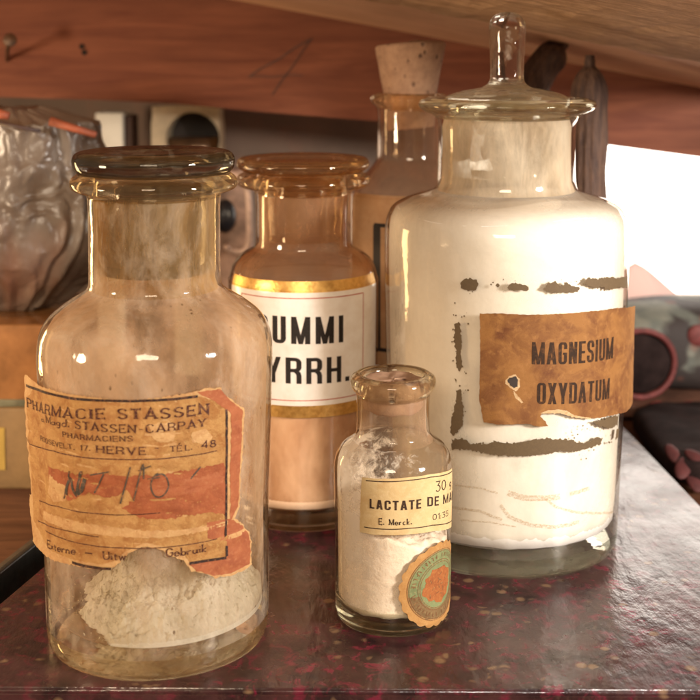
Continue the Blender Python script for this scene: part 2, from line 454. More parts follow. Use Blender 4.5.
class Decal:
    """printed paper wrapped round a jar: flat shapes in (u, z) bent onto the wall"""
    def __init__(s, jar, R, off=.0004, offfn=None):
        s.j, s.R, s.off, s.offfn = jar, R, off, offfn
        s.Rm = R(.08) if callable(R) else R
        s.V, s.F, s.M, s.k = [], [], [], 0
    def uv(s, x, y):
        th, z = s.j.th_z(x, y, s.R); return Vector((th * s.Rm, z))
    def pts(s, lst): return [s.uv(x, y) for x, y in lst]
    def poly(s, pts, mi=0, layer=0, step=.0015):
        bm = bmesh.new()
        f = bm.faces.new([bm.verts.new((p[0], p[1], 0)) for p in pts])
        bmesh.ops.triangulate(bm, faces=[f])
        if step:
            for ax in (0, 1):
                lo = min(v.co[ax] for v in bm.verts); hi = max(v.co[ax] for v in bm.verts)
                c = lo + step
                while c < hi:
                    no = [0, 0, 0]; no[ax] = 1; co = [0, 0, 0]; co[ax] = c
                    bmesh.ops.bisect_plane(bm, geom=bm.verts[:] + bm.edges[:] + bm.faces[:], plane_co=co, plane_no=no)
                    c += step
        base = len(s.V); bm.verts.index_update()
        s.V += [(v.co.x, v.co.y, layer) for v in bm.verts]
        for f in bm.faces: s.F.append([base + v.index for v in f.verts]); s.M.append(mi)
        bm.free()
    def quads(s, qs, mi, layer):
        for q in qs:
            s.k += 1; a, b_, c, d = [Vector((p[0], p[1])) for p in q]; l = layer + (s.k % 7) * .04
            nx = max(1, math.ceil(max(abs(b_.x - a.x), abs(c.x - d.x)) / .0011)); ny = max(1, math.ceil(max(abs(d.x - a.x), abs(c.x - b_.x)) / .0011))
            b = len(s.V)
            for j in range(ny + 1):
                for i in range(nx + 1):
                    p = (a.lerp(b_, i / nx)).lerp(d.lerp(c, i / nx), j / ny); s.V.append((p.x, p.y, l))
            for j in range(ny):
                for i in range(nx):
                    k = b + j * (nx + 1) + i; s.F.append([k, k + 1, k + nx + 2, k + nx + 1]); s.M.append(mi)
    def stroke(s, pts, wd, mi=1, layer=2, sub=6):
        P = []
        for a, b in zip(pts, pts[1:]):
            for k in range(sub): P.append(Vector(a) + (Vector(b) - Vector(a)) * k / sub)
        P.append(Vector(pts[-1]))
        s.quads(ribbon(P, wd, wd), mi, layer)
    def text(s, txt, p0, p1, h, tv=.16, th=.16, serif=0, mi=1, layer=3, gap=.2, jit=0):
        """from picture point p0 to p1 along the baseline, h metres high"""
        a, b = s.uv(*p0), s.uv(*p1)
        tot = sum(G[c][0] + gap for c in txt) - gap
        sx = (b.x - a.x) / tot; x = 0
        for c in txt:
            wd, lines = G[c]
            jx, jy = random.uniform(-1, 1) * jit, random.uniform(-1, 1) * jit
            def T(p):
                uu = a.x + (x + p[0] + jx) * sx
                return Vector((uu, a.y + (b.y - a.y) * (x + p[0]) / tot + (p[1] + jy) * h))
            for ln in lines:
                s.quads(ribbon([T(p) for p in ln], tv * h, th * h), mi, layer)
                if serif:
                    for e, q in ((ln[0], ln[1]), (ln[-1], ln[-2])):
                        if abs(e[0] - q[0]) < .5 * abs(e[1] - q[1]) + .1 and (e[1] < .02 or abs(e[1] - 1) < .02 or abs(e[1] - .5) < .02):
                            t = T(e); dy = th * h * .5 * (1 if e[1] < .3 else -1)
                            hw = serif * h
                            s.quads([[t + Vector((-hw, dy + th * h * .5)), t + Vector((-hw, dy - th * h * .5)), t + Vector((hw, dy - th * h * .5)), t + Vector((hw, dy + th * h * .5))]], mi, layer + .3)
                        elif abs(e[1] - q[1]) < .02 and abs(e[0] - q[0]) > .3 and c in 'ELTC':
                            t = T(e); s.quads([[t + Vector((-th * h * .5, .13 * h)), t + Vector((-th * h * .5, -.13 * h)), t + Vector((th * h * .5, -.13 * h)), t + Vector((th * h * .5, .13 * h))]], mi, layer + .3)
            x += wd + gap
    def block(s, txt, p0, p1, h, t=.19, th=.15, mi=1, layer=3, gap=.13):
        """grotesque capitals; t is the stem width as a share of the height"""
        a, b = s.uv(*p0), s.uv(*p1); x = .19
        for _ in range(6):
            tot = sum(gothic(c, 0, x, th)[0] + gap for c in txt) - gap
            sx = (b.x - a.x) / tot; x = max(.08, min(.24, t * h / sx))
        cur = 0
        for c in txt:
            w, Q = gothic(c, 0, x, th)
            s.quads([[Vector((a.x + (cur + p[0]) * sx, a.y + (b.y - a.y) * (cur + p[0]) / tot + p[1] * h)) for p in q] for q in Q], mi, layer)
            cur += w + gap
    def build(s, name, mats, parent):
        V, U = [], []
        for (u, z, l) in s.V:
            th = u / s.Rm
            r = (s.R(z) if callable(s.R) else s.R) + s.off + l * .00003
            if s.offfn: r += s.offfn(u, z)
            V.append((r * math.sin(th), -r * math.cos(th), z)); U.append((u * 100, z * 100))
        o = mesh_obj(name, V, s.F, mats, parent, s.M, uvs=U)
        return o

def rough(pts, amp=.0004, step=.0012, seed=0):
    out = []; n = len(pts)
    for i in range(n):
        a, b = Vector(pts[i]), Vector(pts[(i + 1) % n])
        k = max(1, int((b - a).length / step))
        for j in range(k):
            p = a + (b - a) * j / k
            q = Vector((p.x * 900 + seed, p.y * 900, seed))
            p = p + Vector((mnoise.noise(q) + .5 * mnoise.noise(q * 3), mnoise.noise(q + Vector((31, 7, 3))) + .5 * mnoise.noise(q * 3 + Vector((5, 5, 5))))) * amp
            out.append(p)
    return out

def fill(name, R, zb, ztop, mat, parent, segs=96, rings=26, side=24, amp=.0, seed=0, botfn=None):
    """powder lying in a jar: side wall pressed on the glass, uneven top"""
    verts, faces = [], []
    def N(v, s): return mnoise.fractal(Vector(v) * s + Vector((seed, 0, 0)), .9, 2.1, 5)
    for j in range(side + 1):
        for i in range(segs):
            a = 2 * math.pi * i / segs; zt = ztop(a, 1.0); z0 = zb + (botfn(a) if botfn else 0)
            z = z0 + (zt - z0) * j / side
            r = R(z); r -= abs(N((math.sin(a), math.cos(a), z * 40), 6)) * amp
            verts.append((r * math.sin(a), -r * math.cos(a), z))
    def row(j): return j * segs
    for j in range(side):
        for i in range(segs):
            k = (i + 1) % segs; faces.append((row(j) + i, row(j) + k, row(j + 1) + k, row(j + 1) + i))
    base = len(verts)
    for q in range(1, rings):
        f = 1 - q / rings
        for i in range(segs):
            a = 2 * math.pi * i / segs; z = ztop(a, f); r = R(ztop(a, 1.0)) * f
            verts.append((r * math.sin(a), -r * math.cos(a), z))
    c = len(verts); verts.append((0, 0, ztop(0, 0)))
    prev = row(side)
    for q in range(1, rings):
        cur = base + (q - 1) * segs
        for i in range(segs):
            k = (i + 1) % segs; faces.append((prev + i, prev + k, cur + k, cur + i))
        prev = cur
    for i in range(segs): faces.append((prev + i, prev + (i + 1) % segs, c))
    c2 = len(verts); verts.append((0, 0, zb))
    for i in range(segs): faces.append(((i + 1) % segs, i, c2))
    return mesh_obj(name, verts, faces, mat, parent)

def box(bm, x0, x1, y0, y1, z0, z1, bev=0):
    vs = [bm.verts.new((x, y, z)) for z in (z0, z1) for y in (y0, y1) for x in (x0, x1)]
    fs = [bm.faces.new([vs[i] for i in f]) for f in ((0, 2, 3, 1), (4, 5, 7, 6), (0, 1, 5, 4), (2, 6, 7, 3), (0, 4, 6, 2), (1, 3, 7, 5))]
    if bev:
        es = list({e for f in fs for e in f.edges})
        bmesh.ops.bevel(bm, geom=es, offset=bev, segments=3, affect='EDGES', profile=.6)
def tube(pts, r, segs=12, cap=True):
    bm = bmesh.new(); rings = []
    P = [Vector(p) for p in pts]; up = Vector((0.01, .3, 1)).normalized()
    for i, p in enumerate(P):
        d = (P[min(i + 1, len(P) - 1)] - P[max(i - 1, 0)]).normalized()
        s_ = d.cross(up)
        if s_.length < .1: s_ = d.cross(Vector((1, 0, 0)))
        s_.normalize(); t = s_.cross(d)
        rr = r[i] if isinstance(r, (list, tuple)) else r
        rings.append([bm.verts.new(p + (s_ * math.cos(2 * math.pi * k / segs) + t * math.sin(2 * math.pi * k / segs)) * rr) for k in range(segs)])
    for A, B in zip(rings, rings[1:]):
        for k in range(segs): bm.faces.new((A[k], A[(k + 1) % segs], B[(k + 1) % segs], B[k]))
    if cap: bm.faces.new(rings[0][::-1]); bm.faces.new(rings[-1])
    bmesh.ops.recalc_face_normals(bm, faces=bm.faces[:])
    return bm

# ================================================================== THE SETTING
M_board = m_wood("red_stained_wood", (.235, .084, .045), (.145, .046, .026), grain=(1, 1, 12), scale=7, rough=.7, bump=.12, dist=1.2, pores=.25)
M_plank = m_wood("pale_planed_wood", (.74, .47, .30), (.60, .34, .20), grain=(1, 12, 12), scale=6, rough=.55, bump=.2, pores=.3)
M_rough = m_wood("rough_sawn_wood", (.60, .39, .24), (.32, .19, .105), grain=(3, 14, 14), scale=11, rough=.8, bump=1.0, dist=.8, pores=.8)
M_shelf = m_wood("brown_shelf_wood", (.17, .075, .04), (.09, .037, .02), grain=(1, 10, 10), scale=6, rough=.5, bump=.2)

# shelf the table top lies on
bm = bmesh.new(); box(bm, -.9, 1.1, .30, 1.50, -.060, -.020)
tag(bm_obj("shelf_floor", bm, M_shelf, smooth=False), kind="structure")

# back wall of the niche
k = NM("niche_plaster"); v = k.coord()
c = k.mix(k.ramp(k.noise(v, 9, 6, .6, .6), [(.35, 0), (.65, 1)]), (.17, .125, .095), (.25, .17, .125))
c = k.mix(k.ramp(k.noise(v, 30, 4), [(.55, 0), (.7, .5)]), c, (.30, .16, .11))
M_wallb = k.end(k.pbr(Base_Color=c, Roughness=.8, Normal=k.bump(k.noise(v, 60, 5), .3, .002)))
bm = bmesh.new(); box(bm, -.9, .238, 1.20, 1.24, -.020, .60)
tag(bm_obj("back_wall", bm, M_wallb, smooth=False), kind="structure")

# stained board hanging across the back, its lower edge slanting
bl, br = at(0, 97, .98), at(700, 158, .98)
sl = (br.z - bl.z) / (br.x - bl.x)
def zb_(x): return bl.z + sl * (x - bl.x)
M_pencil = m_plain("pencil_mark", (.07, .03, .02), .6)
t = thing("wooden_board", "reddish brown stained wooden board crossing the back above the jars, with a pencilled 4", "board", (0, .98, zb_(0)))
x0, x1, zt = -.62, .62, .55
edge = [(x0, zb_(x0) - .006)] + [(p.x, p.z) for p in (at(-60, 94, .98), at(0, 97, .98), at(100, 100, .98), at(175, 104, .98), at(235, 109.5, .98), at(300, 115, .98), at(370, 120.5, .98), at(480, 131, .98), at(590, 143, .98), at(700, 157.5, .98))] + [(x1, zb_(x1) - .012)]
bm = bmesh.new()
lo_f = [bm.verts.new((x, 0, z - zb_(0))) for x, z in edge]; lo_b = [bm.verts.new((x, .022, z - zb_(0))) for x, z in edge]
up_f = [bm.verts.new((x, 0, zt)) for x, z in edge]; up_b = [bm.verts.new((x, .022, zt)) for x, z in edge]
for i in range(len(edge) - 1):
    bm.faces.new((lo_f[i], lo_f[i + 1], up_f[i + 1], up_f[i])); bm.faces.new((lo_b[i + 1], lo_b[i], up_b[i], up_b[i + 1]))
    bm.faces.new((lo_b[i], lo_b[i + 1], lo_f[i + 1], lo_f[i])); bm.faces.new((up_f[i], up_f[i + 1], up_b[i + 1], up_b[i]))
bm.faces.new((lo_b[0], lo_f[0], up_f[0], up_b[0])); bm.faces.new((lo_f[-1], lo_b[-1], up_b[-1], up_f[-1]))
bmesh.ops.bevel(bm, geom=[e for e in bm.edges if all(v in lo_f for v in e.verts)], offset=.003, segments=3, affect='EDGES')
bm_obj("plank", bm, M_board, t, smooth=False)
for pl, wd in (([(250, 76), (312, 38)], .0011), ([(248, 77), (303, 75)], .0008), ([(312, 38), (272, 95)], .0009)):
    bm = bmesh.new()
    P = [at(x, y, .98) for x, y in pl]
    Q = []
    for i in range(9):
        p = P[0] + (P[1] - P[0]) * i / 8; Q.append((p.x, p.z - zb_(0) + .0006 * math.sin(i * 1.3)))
    for q in ribbon(Q, wd, wd):
        bm.faces.new([bm.verts.new((p[0], -.0006 - .0001 * (i % 2), p[1])) for i, p in enumerate(q)])
    bmesh.ops.remove_doubles(bm, verts=bm.verts[:], dist=.00015)
    bm_obj("pencil_mark", bm, M_pencil, t, smooth=False)
M_hole = m_plain("dark_nail_hole", (.012, .006, .004), .9)
for (x, y) in ((82, 46.5), (84.5, 52.5)):
    p = at(x, y, .98)
    bm = bmesh.new(); bmesh.ops.create_circle(bm, cap_ends=True, segments=14, radius=.0022, matrix=Matrix.Translation((p.x, -.0008, p.z - zb_(0))) @ Matrix.Rotation(rad(90), 4, 'X'))
    bm_obj("nail_hole", bm, M_hole, t, smooth=False)
# nail
M_nail = m_plain("dull_steel", (.16, .11, .08), .45, .8, .3, 300)
h, f_ = at(10, 40, .93), at(5, 59, .975)
t = thing("nail", "bent dull nail sticking out of the reddish board, top left corner", "nail", f_)
d = (h - f_)
bm_obj("shank", tube([(0, .006, -.001), d * .5, d * .97], .0016, 10), M_nail, t)
bm = tube([d * .96, d * 1.03], .0050, 20); bmesh.ops.bevel(bm, geom=bm.edges[:], offset=.0004, segments=1, affect='EDGES')
bm_obj("head", bm, M_nail, t)

# planks of the shelf above, slanting down to the right
def zc(x, Y): return .304 - .187 * (x + .084) + (.96 - Y) * .0784
def plank(name, label, Ya, Yb, drop, mat, jag=0, thick=.024):
    n = 90; org = Vector((0, (Ya + Yb) / 2, zc(0, (Ya + Yb) / 2)))
    verts, faces, m = [], [], 10
    for i in range(n + 1):
        x = -.5 + .81 * i / n
        for j in range(m + 1):
            Y = Ya + (Yb - Ya) * j / m
            yy = Y + (jag * mnoise.noise(Vector((x * 60, 3, j))) if j == m else 0)
            dz = jag * .6 * mnoise.fractal(Vector((x * 45, Y * 160, 0)), .8, 2, 4)
            verts.append((x - org.x, yy - org.y, zc(x, Y) - drop + dz - org.z))
    nb = len(verts)
    verts += [(v[0], v[1], v[2] + thick) for v in verts]
    W = m + 1
    for i in range(n):
        for j in range(m):
            a, b, c_, d_ = i * W + j, (i + 1) * W + j, (i + 1) * W + j + 1, i * W + j + 1
            faces.append((a, d_, c_, b)); faces.append((nb + a, nb + b, nb + c_, nb + d_))
        for j in (0, m):
            a, b = i * W + j, (i + 1) * W + j
            faces.append((a, b, nb + b, nb + a) if j == 0 else (b, a, nb + a, nb + b))
    for i in (0, n):
        for j in range(m):
            a, b = i * W + j, i * W + j + 1
            faces.append((a, nb + a, nb + b, b))
    o = mesh_obj(name, verts, faces, mat, smooth=False, loc=org)
    tag(o, label, "plank")
plank("shelf_plank", "smooth pale planed plank of the shelf above, narrow strip against the red board", .968, .785, 0, M_plank)
plank("shelf_plank", "rough sawn brown plank overhead, nearest the viewer along the top edge", .783, .47, .003, M_rough, .0022)

# bright window beyond the niche on the right
t = thing("window", "glaring white window filling the gap at the right behind the jar of white powder", "window", (.50, 1.36, -.02))
k = NM("daylit_pane"); v = k.coord()
em = k.node('ShaderNodeEmission', {'Color': (1.0, .90, .80), 'Strength': 6.0})
bm = bmesh.new(); box(bm, -.27, .36, 0, .004, .02, .46)
bm_obj("pane", bm, k.end(em.outputs[0]), t, smooth=False)
M_frame = m_plain("cream_paint", (.62, .50, .40), .5)
bm = bmesh.new()
box(bm, -.31, -.27, -.012, .02, -.0, .50); box(bm, .36, .40, -.012, .02, -.0, .50)
box(bm, -.27, .36, -.012, .02, .46, .50); box(bm, -.27, .36, -.012, .02, .0, .02)
bm_obj("frame", bm, M_frame, t, smooth=False)

# ------------------------------------------------------------------ table top
M_table = m_table()
fl, fr_, br2, bl2 = ground(-14, 689), ground(714, 693), ground(617, 421), ground(88, 535)
FL = Vector((-.190, fl.y, 0)); FR = Vector((.222, fr_.y, 0)); BR = Vector((ground(622, 425).x, .895, 0)); BLk = Vector((-.118, .80, 0))
bm = bmesh.new()
pts = [FL, FR, BR, Vector((-.095, .895, 0))]
top = [bm.verts.new(p) for p in pts]; bot = [bm.verts.new(p + Vector((0, 0, -.0195))) for p in pts]
bm.faces.new(top); bm.faces.new(bot[::-1])
for i in range(4):
    j = (i + 1) % 4; bm.faces.new((top[j], top[i], bot[i], bot[j]))
bmesh.ops.bevel(bm, geom=[e for e in bm.edges if all(v.co.z > -.001 for v in e.verts)], offset=.0022, segments=4, affect='EDGES')
bmesh.ops.recalc_face_normals(bm, faces=bm.faces[:])
o = bm_obj("table_top", bm, M_table, smooth=False)
for p in o.data.polygons: p.use_smooth = p.area < 1e-3
tag(o, "glossy burgundy mottled laminate table top carrying all the jars", "table top")

# ================================================================== JARS
CLEAR = m_glass("clear_jar_glass")
# ---------------- jar 1: clouded pharmacy jar
J = Jar(159, 628)
t = thing("apothecary_jar", "big clouded clear jar in front at the left with a torn orange pharmacy label", "jar", (J.X, J.Y, 0))
def bottle(J, name, parent, outer, wallt, floor_z, top_in, mats, zlo, zhi, neck_z=None):
    """outer: profile from the foot up to the lip; returns the outer and the inner radius function"""
    out = spline(outer, 4)
    sh = [(r, z) for r, z in out]
    Rf = J.radius_fn([(r, z) for r, z in sh if r > .3 * max(q[0] for q in sh)])
    ztop = out[-1][1]
    inn = []
    n = 46
    for i in range(n + 1):
        z = ztop - (ztop - floor_z) * i / n
        r = min(Rf(z) - wallt, 9)
        if z > zhi: r = top_in
        inn.append((r, z))
    inn[-1] = (inn[-1][0] - wallt * 1.2, floor_z - .0002)
    inn[-2] = (inn[-2][0] - wallt * .25, inn[-2][1] * .6 + floor_z * .4)
    prof = [(0, out[0][1] + .0012)] + out + [(out[-1][0] - .0008, ztop + .0006), (top_in + .0006, ztop + .0005)] + inn[1:] + [(0, floor_z + .0012)]
    nO = len(out) + 1
    def mf(j, a, b):
        zz = (a[1] + b[1]) / 2
        if zz < zlo or zz > zhi: return 0
        if j < nO: return 1
        return 3 if (neck_z and zz > neck_z) else 2
    lathe(name, prof, mats, parent, 144, mf)
    Ri = lambda z: Rf(z) - wallt
    return Rf, Ri

o1 = J.prof([(633, 101), (630, 108), (622, 112), (608, 113), (560, 114), (500, 114), (430, 116.5), (370, 118), (350, 118.5), (331, 116), (316, 108), (303, 92), (292, 74), (285, 67.5), (275, 66.3), (235, 66), (200, 66.5), (193, 69), (190, 77), (187, 82.5), (182, 84), (177, 82), (174, 78)])
o1[0] = (o1[0][0], .0006, 1)
M1w = m_wall("clouded_wall_glass", (.97, .95, .9), (.50, .36, .2), 1.0, .25, .60, (.66, .54, .41), 48)
M1f = m_film("tan_inner_residue", (.74, .54, .39), .10, .80, 26, 1.0, col2=(.52, .36, .22), zfade=(.035, .06, .15))
M1n = m_film("yellow_frosted_neck", (.72, .50, .26), .25, .82, 60, 1.0, speckcol=(.22, .12, .04), glow=.6, col2=(.42, .21, .06), stretch=.28)
M1g = m_glass("warm_clear_glass", (.98, .94, .85), .02, .3, .3)
Rf1, Ri1 = bottle(J, "jar_body", t, o1, .0026, .0125, J.r(60), [M1g, M1w, M1f, M1n], J.z(604), J.z(197), J.z(288))
# stopper : flat round head, ground plug
M_stop = m_glass("grey_green_stopper_glass", (.62, .62, .60), .03, .4, .2)
def stopper(J, parent, lst, mat, name="stopper"):
    return lathe(name, spline(J.prof(lst), 3), mat, parent, 128)
stopper(J, t, [(272, 0), (271, 50), (262, 56), (200, 58), (180, 58.5), (173.5, 60), (172.8, 72), (170, 78.5), (164, 81), (157, 80.8), (152, 76.5), (150.5, 66), (153, 30), (154, 0)], M_stop)

# heap of crystals
k = NM("off_white_crystals"); v = k.coord(); n = k.noise(v, 260, 6, .7)
c = k.mix(k.ramp(k.noise(v, 60, 5), [(.38, 0), (.62, 1)]), (.72, .68, .57), (.90, .88, .80))
q_ = k.pbr(Base_Color=c, Roughness=.45, Normal=k.bump(n, .9, .0012), Specular_IOR_Level=.6)
M_cry = k.end(k.mixsh(.5, q_, k.node('ShaderNodeBsdfTranslucent', {'Color': c}).outputs[0]))
verts, faces = [], []; nr, na = 110, 260; R0 = Ri1(.02) - .0006
top = J.z(556) - .006
def hz(x, y):
    q = Vector((x * 70, y * 70, 1.3))
    r = math.hypot(x, y) / R0
    dx, dy = x - .006, y - .002
    base = .0230 * max(0, 1 - (math.hypot(dx * .92, dy) / (R0 * .98)) ** 1.35)
    side = .0065 * max(0, min(1, (x + .026) / .035))
    n = mnoise.fractal(q, .8, 2.1, 6)
    n2 = abs(mnoise.noise(Vector((x * 260, y * 260, 7)))) + .6 * abs(mnoise.noise(Vector((x * 600, y * 600, 3))))
    z = base + side + n * .0052 * (.35 + base / .02) + n2 * .0012
    rim = max(0, min(1, (R0 - math.hypot(x, y)) / .009))
    z *= .12 + .88 * rim ** .7 + .3 * (1 - rim) * max(0, mnoise.noise(Vector((x * 160, y * 160, 11))))
    if x < -.012: z -= (-.012 - x) * .30
    return .0143 + max(0, z) + (.0030 * abs(mnoise.noise(Vector((x * 300, y * 300, 5)))) + .002 * abs(mnoise.noise(Vector((x * 90, y * 90, 8)))) if x > 0 or z > .0005 else 0)
for i in range(nr + 1):
    for a in range(na):
        th = 2 * math.pi * a / na; r = R0 * i / nr
        x, y = r * math.sin(th), -r * math.cos(th); verts.append((x, y, hz(x, y)))
def flat(*ii): return all(verts[q][2] < .01435 and verts[q][0] < .002 + .010 * mnoise.noise(Vector((verts[q][1] * 120, 0, 0))) for q in ii)
for i in range(nr):
    for a in range(na):
        b = (a + 1) % na; f = (i * na + a, i * na + b, (i + 1) * na + b, (i + 1) * na + a)
        if not flat(*f): faces.append(f)
bb = len(verts)
for a in range(na):
    th = 2 * math.pi * a / na; verts.append((R0 * math.sin(th), -R0 * math.cos(th), .0138))
for a in range(na):
    b = (a + 1) % na
    if not flat(nr * na + a, nr * na + b): faces.append((nr * na + a, nr * na + b, bb + b, bb + a))
for _ in range(3500):                                   # flakes and needles caught on the heap
    th = random.uniform(0, 6.283); r = R0 * math.sqrt(random.random()) * .96
    x, y = r * math.sin(th), -r * math.cos(th); z = hz(x, y)
    if z < .0148 and random.random() < (.93 if x < -.005 else .0): continue
    s_ = random.uniform(.00025, .0008)
    u = Vector((random.gauss(0, 1), random.gauss(0, 1), random.gauss(0, .8))).normalized() * s_
    w_ = Vector((random.gauss(0, 1), random.gauss(0, 1), random.gauss(0, 1))).normalized() * s_ * .5
    p = Vector((x, y, z + s_ * .4)); b = len(verts)
    verts += [p - u, p - w_, p + u, p + w_ + Vector((0, 0, s_ * .3))]; faces += [(b, b + 1, b + 2), (b, b + 2, b + 3), (b, b + 3, b + 1), (b + 1, b + 3, b + 2)]
mesh_obj("crystal_heap", verts, faces, M_cry, t, smooth=False)

# torn label
P1 = m_paper("aged_orange_paper", (.46, .24, .078), (.31, .12, .030), (.53, .31, .11), .9, .8, fox=.9)
P1b = m_paper("torn_red_orange_layer", (.32, .090, .032), (.23, .058, .020), (.38, .14, .05), 1.0, .5)
P1c = m_paper("orange_backing_paper", (.34, .105, .040), (.26, .070, .028), (.40, .155, .065), 1.0, .4)
P1d = m_paper("pale_torn_paper_edge", (.52, .31, .13), (.42, .21, .08), (.60, .38, .18), 1.4, .5)
I1 = m_ink("worn_brown_ink", (.055, .016, .012), (.42, .20, .08), .8, 7.0)
I1b = m_ink("black_rule_ink", (.025, .014, .012), (.35, .15, .07), .6, 6.0)
H1 = m_ink("faded_green_black_writing", (.06, .050, .038), (.38, .16, .07), .8, 5.0)
def peel1(u, z):
    th = u / Rf1(.08)
    p = 0
    if th < -1.05: p += ((-1.05 - th) ** 1.5) * .022
    p += .0005 * abs(math.sin(z * 520 + 2 * mnoise.noise(Vector((u * 60, z * 60, 1))))) * (.5 + mnoise.noise(Vector((u * 50, z * 30, 9))))
    if th > 0.62 and z < J.z(505): p += (th - .62) * .006
    q = mnoise.noise(Vector((u * 160, z * 160, 4)))
    return p + .00035 * (1 + q)
D = Decal(J, Rf1, .0003, peel1)
outl = [(26.6, 388), (24.5, 381), (30, 376), (41, 385), (53, 389), (86, 396), (128, 399.5), (161, 397), (194, 391), (204, 388), (220, 387.5), (222, 394), (230, 399), (243, 409), (242, 440), (240, 469), (238, 506), (234, 518), (243, 524), (246, 540), (246, 563), (238, 570), (230, 574), (214, 577), (206, 573), (191, 570), (184, 560), (172, 556), (161, 549), (145, 546), (130, 551), (125, 556), (119, 564), (110, 568), (90, 567), (69, 563), (55, 560), (46, 553), (37, 544), (33, 525), (29, 508), (31, 500), (36, 497), (34, 470), (31.5, 452), (27, 420)]
D.poly(rough(D.pts(outl), .0008, .0010, 3), 3, 0)
mp = [(48, 391), (86, 399), (128, 402.5), (161, 400), (194, 394.5), (206, 398), (226, 405), (227, 430), (226, 468), (226, 545), (224, 556), (206, 560), (190, 563), (184, 555), (161, 545), (145, 542), (126, 550), (118, 560), (104, 563), (69, 557), (50, 548), (40, 520), (40, 480), (36, 440), (33, 400), (38, 389)]
D.poly(rough(D.pts(mp), .0006, .0010, 5), 0, 2)
# backing paper showing at the right
D.poly(rough(D.pts([(196, 391.5), (219, 388.5), (229, 400), (241, 410), (240, 440), (238.5, 470), (236.5, 506), (229, 520), (229, 470), (230, 430), (229, 412), (212, 400)]), .0005, .001, 8), 2, 4)
D.poly(rough(D.pts([(206, 522), (229, 518), (242, 526), (245, 540), (245, 562), (228, 572), (214, 575), (196, 570), (188, 563), (206, 560), (224, 556), (225, 540), (207, 538)]), .0006, .001, 9), 2, 4)
# torn middle band
D.poly(rough(D.pts([(50, 466), (62, 469), (80, 474), (100, 472), (128, 476), (150, 474), (185, 470), (224, 462), (225, 500), (224, 514), (210, 512), (186, 514), (160, 519), (140, 517), (123, 508), (134, 500), (128, 490), (108, 497), (90, 492), (72, 500), (60, 494), (52, 486)]), .0010, .0012, 12), 1, 4)
D.poly(rough(D.pts([(52, 474), (60, 482), (70, 486), (68, 500), (56, 502), (50, 492)]), .0008, .001, 21), 3, 5.2)
D.poly(rough(D.pts([(136, 483), (156, 480), (190, 478), (222, 470), (222, 482), (190, 492), (170, 496), (150, 494)]), .0010, .0012, 14), 2, 5.2)
D.poly(rough(D.pts([(46, 510), (70, 518), (100, 524), (130, 528), (160, 530), (200, 526), (226, 520), (226, 524), (190, 533), (160, 537), (125, 536), (90, 532), (60, 526), (46, 518)]), .0008, .0012, 16), 3, 4)
D.poly(rough(D.pts([(150, 424), (165, 418), (176, 424), (174, 440), (160, 442), (152, 436)]), .0009, .001, 18), 3, 4)
D.poly(rough(D.pts([(190, 432), (205, 428), (212, 436), (206, 444), (192, 442)]), .0007, .001, 28), 3, 4)
# rules
D.stroke(D.pts([(34, 385.8), (46, 391.6), (61, 395.3), (77, 398.2), (108, 399.9), (140, 400.2), (164, 398.9), (197, 395.8)]), .0011, 5, 8)
D.stroke(D.pts([(225, 409), (225.5, 450), (225, 500), (224.5, 555)]), .0011, 5, 8)
D.stroke(D.pts([(224, 556.5), (205, 560), (189, 562.5)]), .0012, 5, 8)
D.stroke(D.pts([(112, 568), (96, 566.5), (74, 561.5)]), .0012, 5, 8)
D.stroke(D.pts([(33, 439), (38, 444), (56, 450.5), (90, 457), (140, 458.6), (181, 456), (216, 450.2)]), .00045, 4, 8)
D.stroke(D.pts([(44, 500), (60, 506), (90, 512), (120, 514), (160, 512)]), .0004, 4, 8)
D.stroke(D.pts([(48, 530), (66, 538), (96, 545), (130, 547), (170, 546), (216, 538)]), .0004, 4, 8)
D.stroke(D.pts([(44, 520), (70, 530), (100, 536)]), .0004, 4, 8)
# lettering
px = (J.Y - Rf1(.09)) / F_PX
SER = dict(tv=.27, th=.12, serif=.21, mi=4)
D.text("PHARMACIE", (36.5, 407), (105.5, 417.8), 10.0 * px, layer=9, gap=.34, **SER)
D.text("STASSEN", (119, 418), (207, 412.6), 10.2 * px, layer=9, gap=.34, **SER)
D.text("Magd.", (48, 422.5), (71, 426.5), 8 * px, layer=9, tv=.18, th=.1, serif=.12, mi=4)
D.text("a", (43, 421), (45.5, 421.8), 7 * px, layer=9, tv=.18, th=.1, mi=4)
D.text("STASSEN-CARPAY", (77, 427.6), (204.5, 425.4), 8.0 * px, layer=9, gap=.30, tv=.23, th=.11, serif=.18, mi=4)
D.text("PHARMACIENS", (65, 436), (133, 440.5), 5.4 * px, layer=9, gap=.32, tv=.22, th=.12, serif=.17, mi=4)
D.text("ROOSEVELT, 17.", (43, 440), (92, 449.8), 5.2 * px, layer=9, gap=.28, tv=.2, th=.12, serif=.14, mi=4)
D.text("HERVE", (98, 451.8), (146, 453.6), 7.4 * px, layer=9, gap=.30, tv=.25, th=.12, serif=.2, mi=4)
D.text("-", (155, 450.5), (159, 450.5), 8 * px, layer=9, mi=4)
D.text("TE^L.", (170, 450.6), (191.5, 449), 5.4 * px, layer=9, gap=.26, tv=.22, th=.12, serif=.16, mi=4)
D.text("48", (201, 447.6), (214.5, 446), 7.0 * px, layer=9, gap=.26, tv=.24, th=.14, mi=4)
D.text("Externe", (50, 547), (77, 553.5), 8.4 * px, layer=9, tv=.16, th=.12, serif=.12, mi=4)
D.text("~", (86.5, 554), (94, 555), 8 * px, layer=9, mi=4)
D.text("Uitw", (104.5, 558.3), (126, 559), 8.6 * px, layer=9, tv=.17, th=.12, serif=.12, mi=4)
D.text("Gebruik", (166.5, 556), (205.5, 550.8), 8.6 * px, layer=9, tv=.17, th=.12, serif=.12, mi=4)
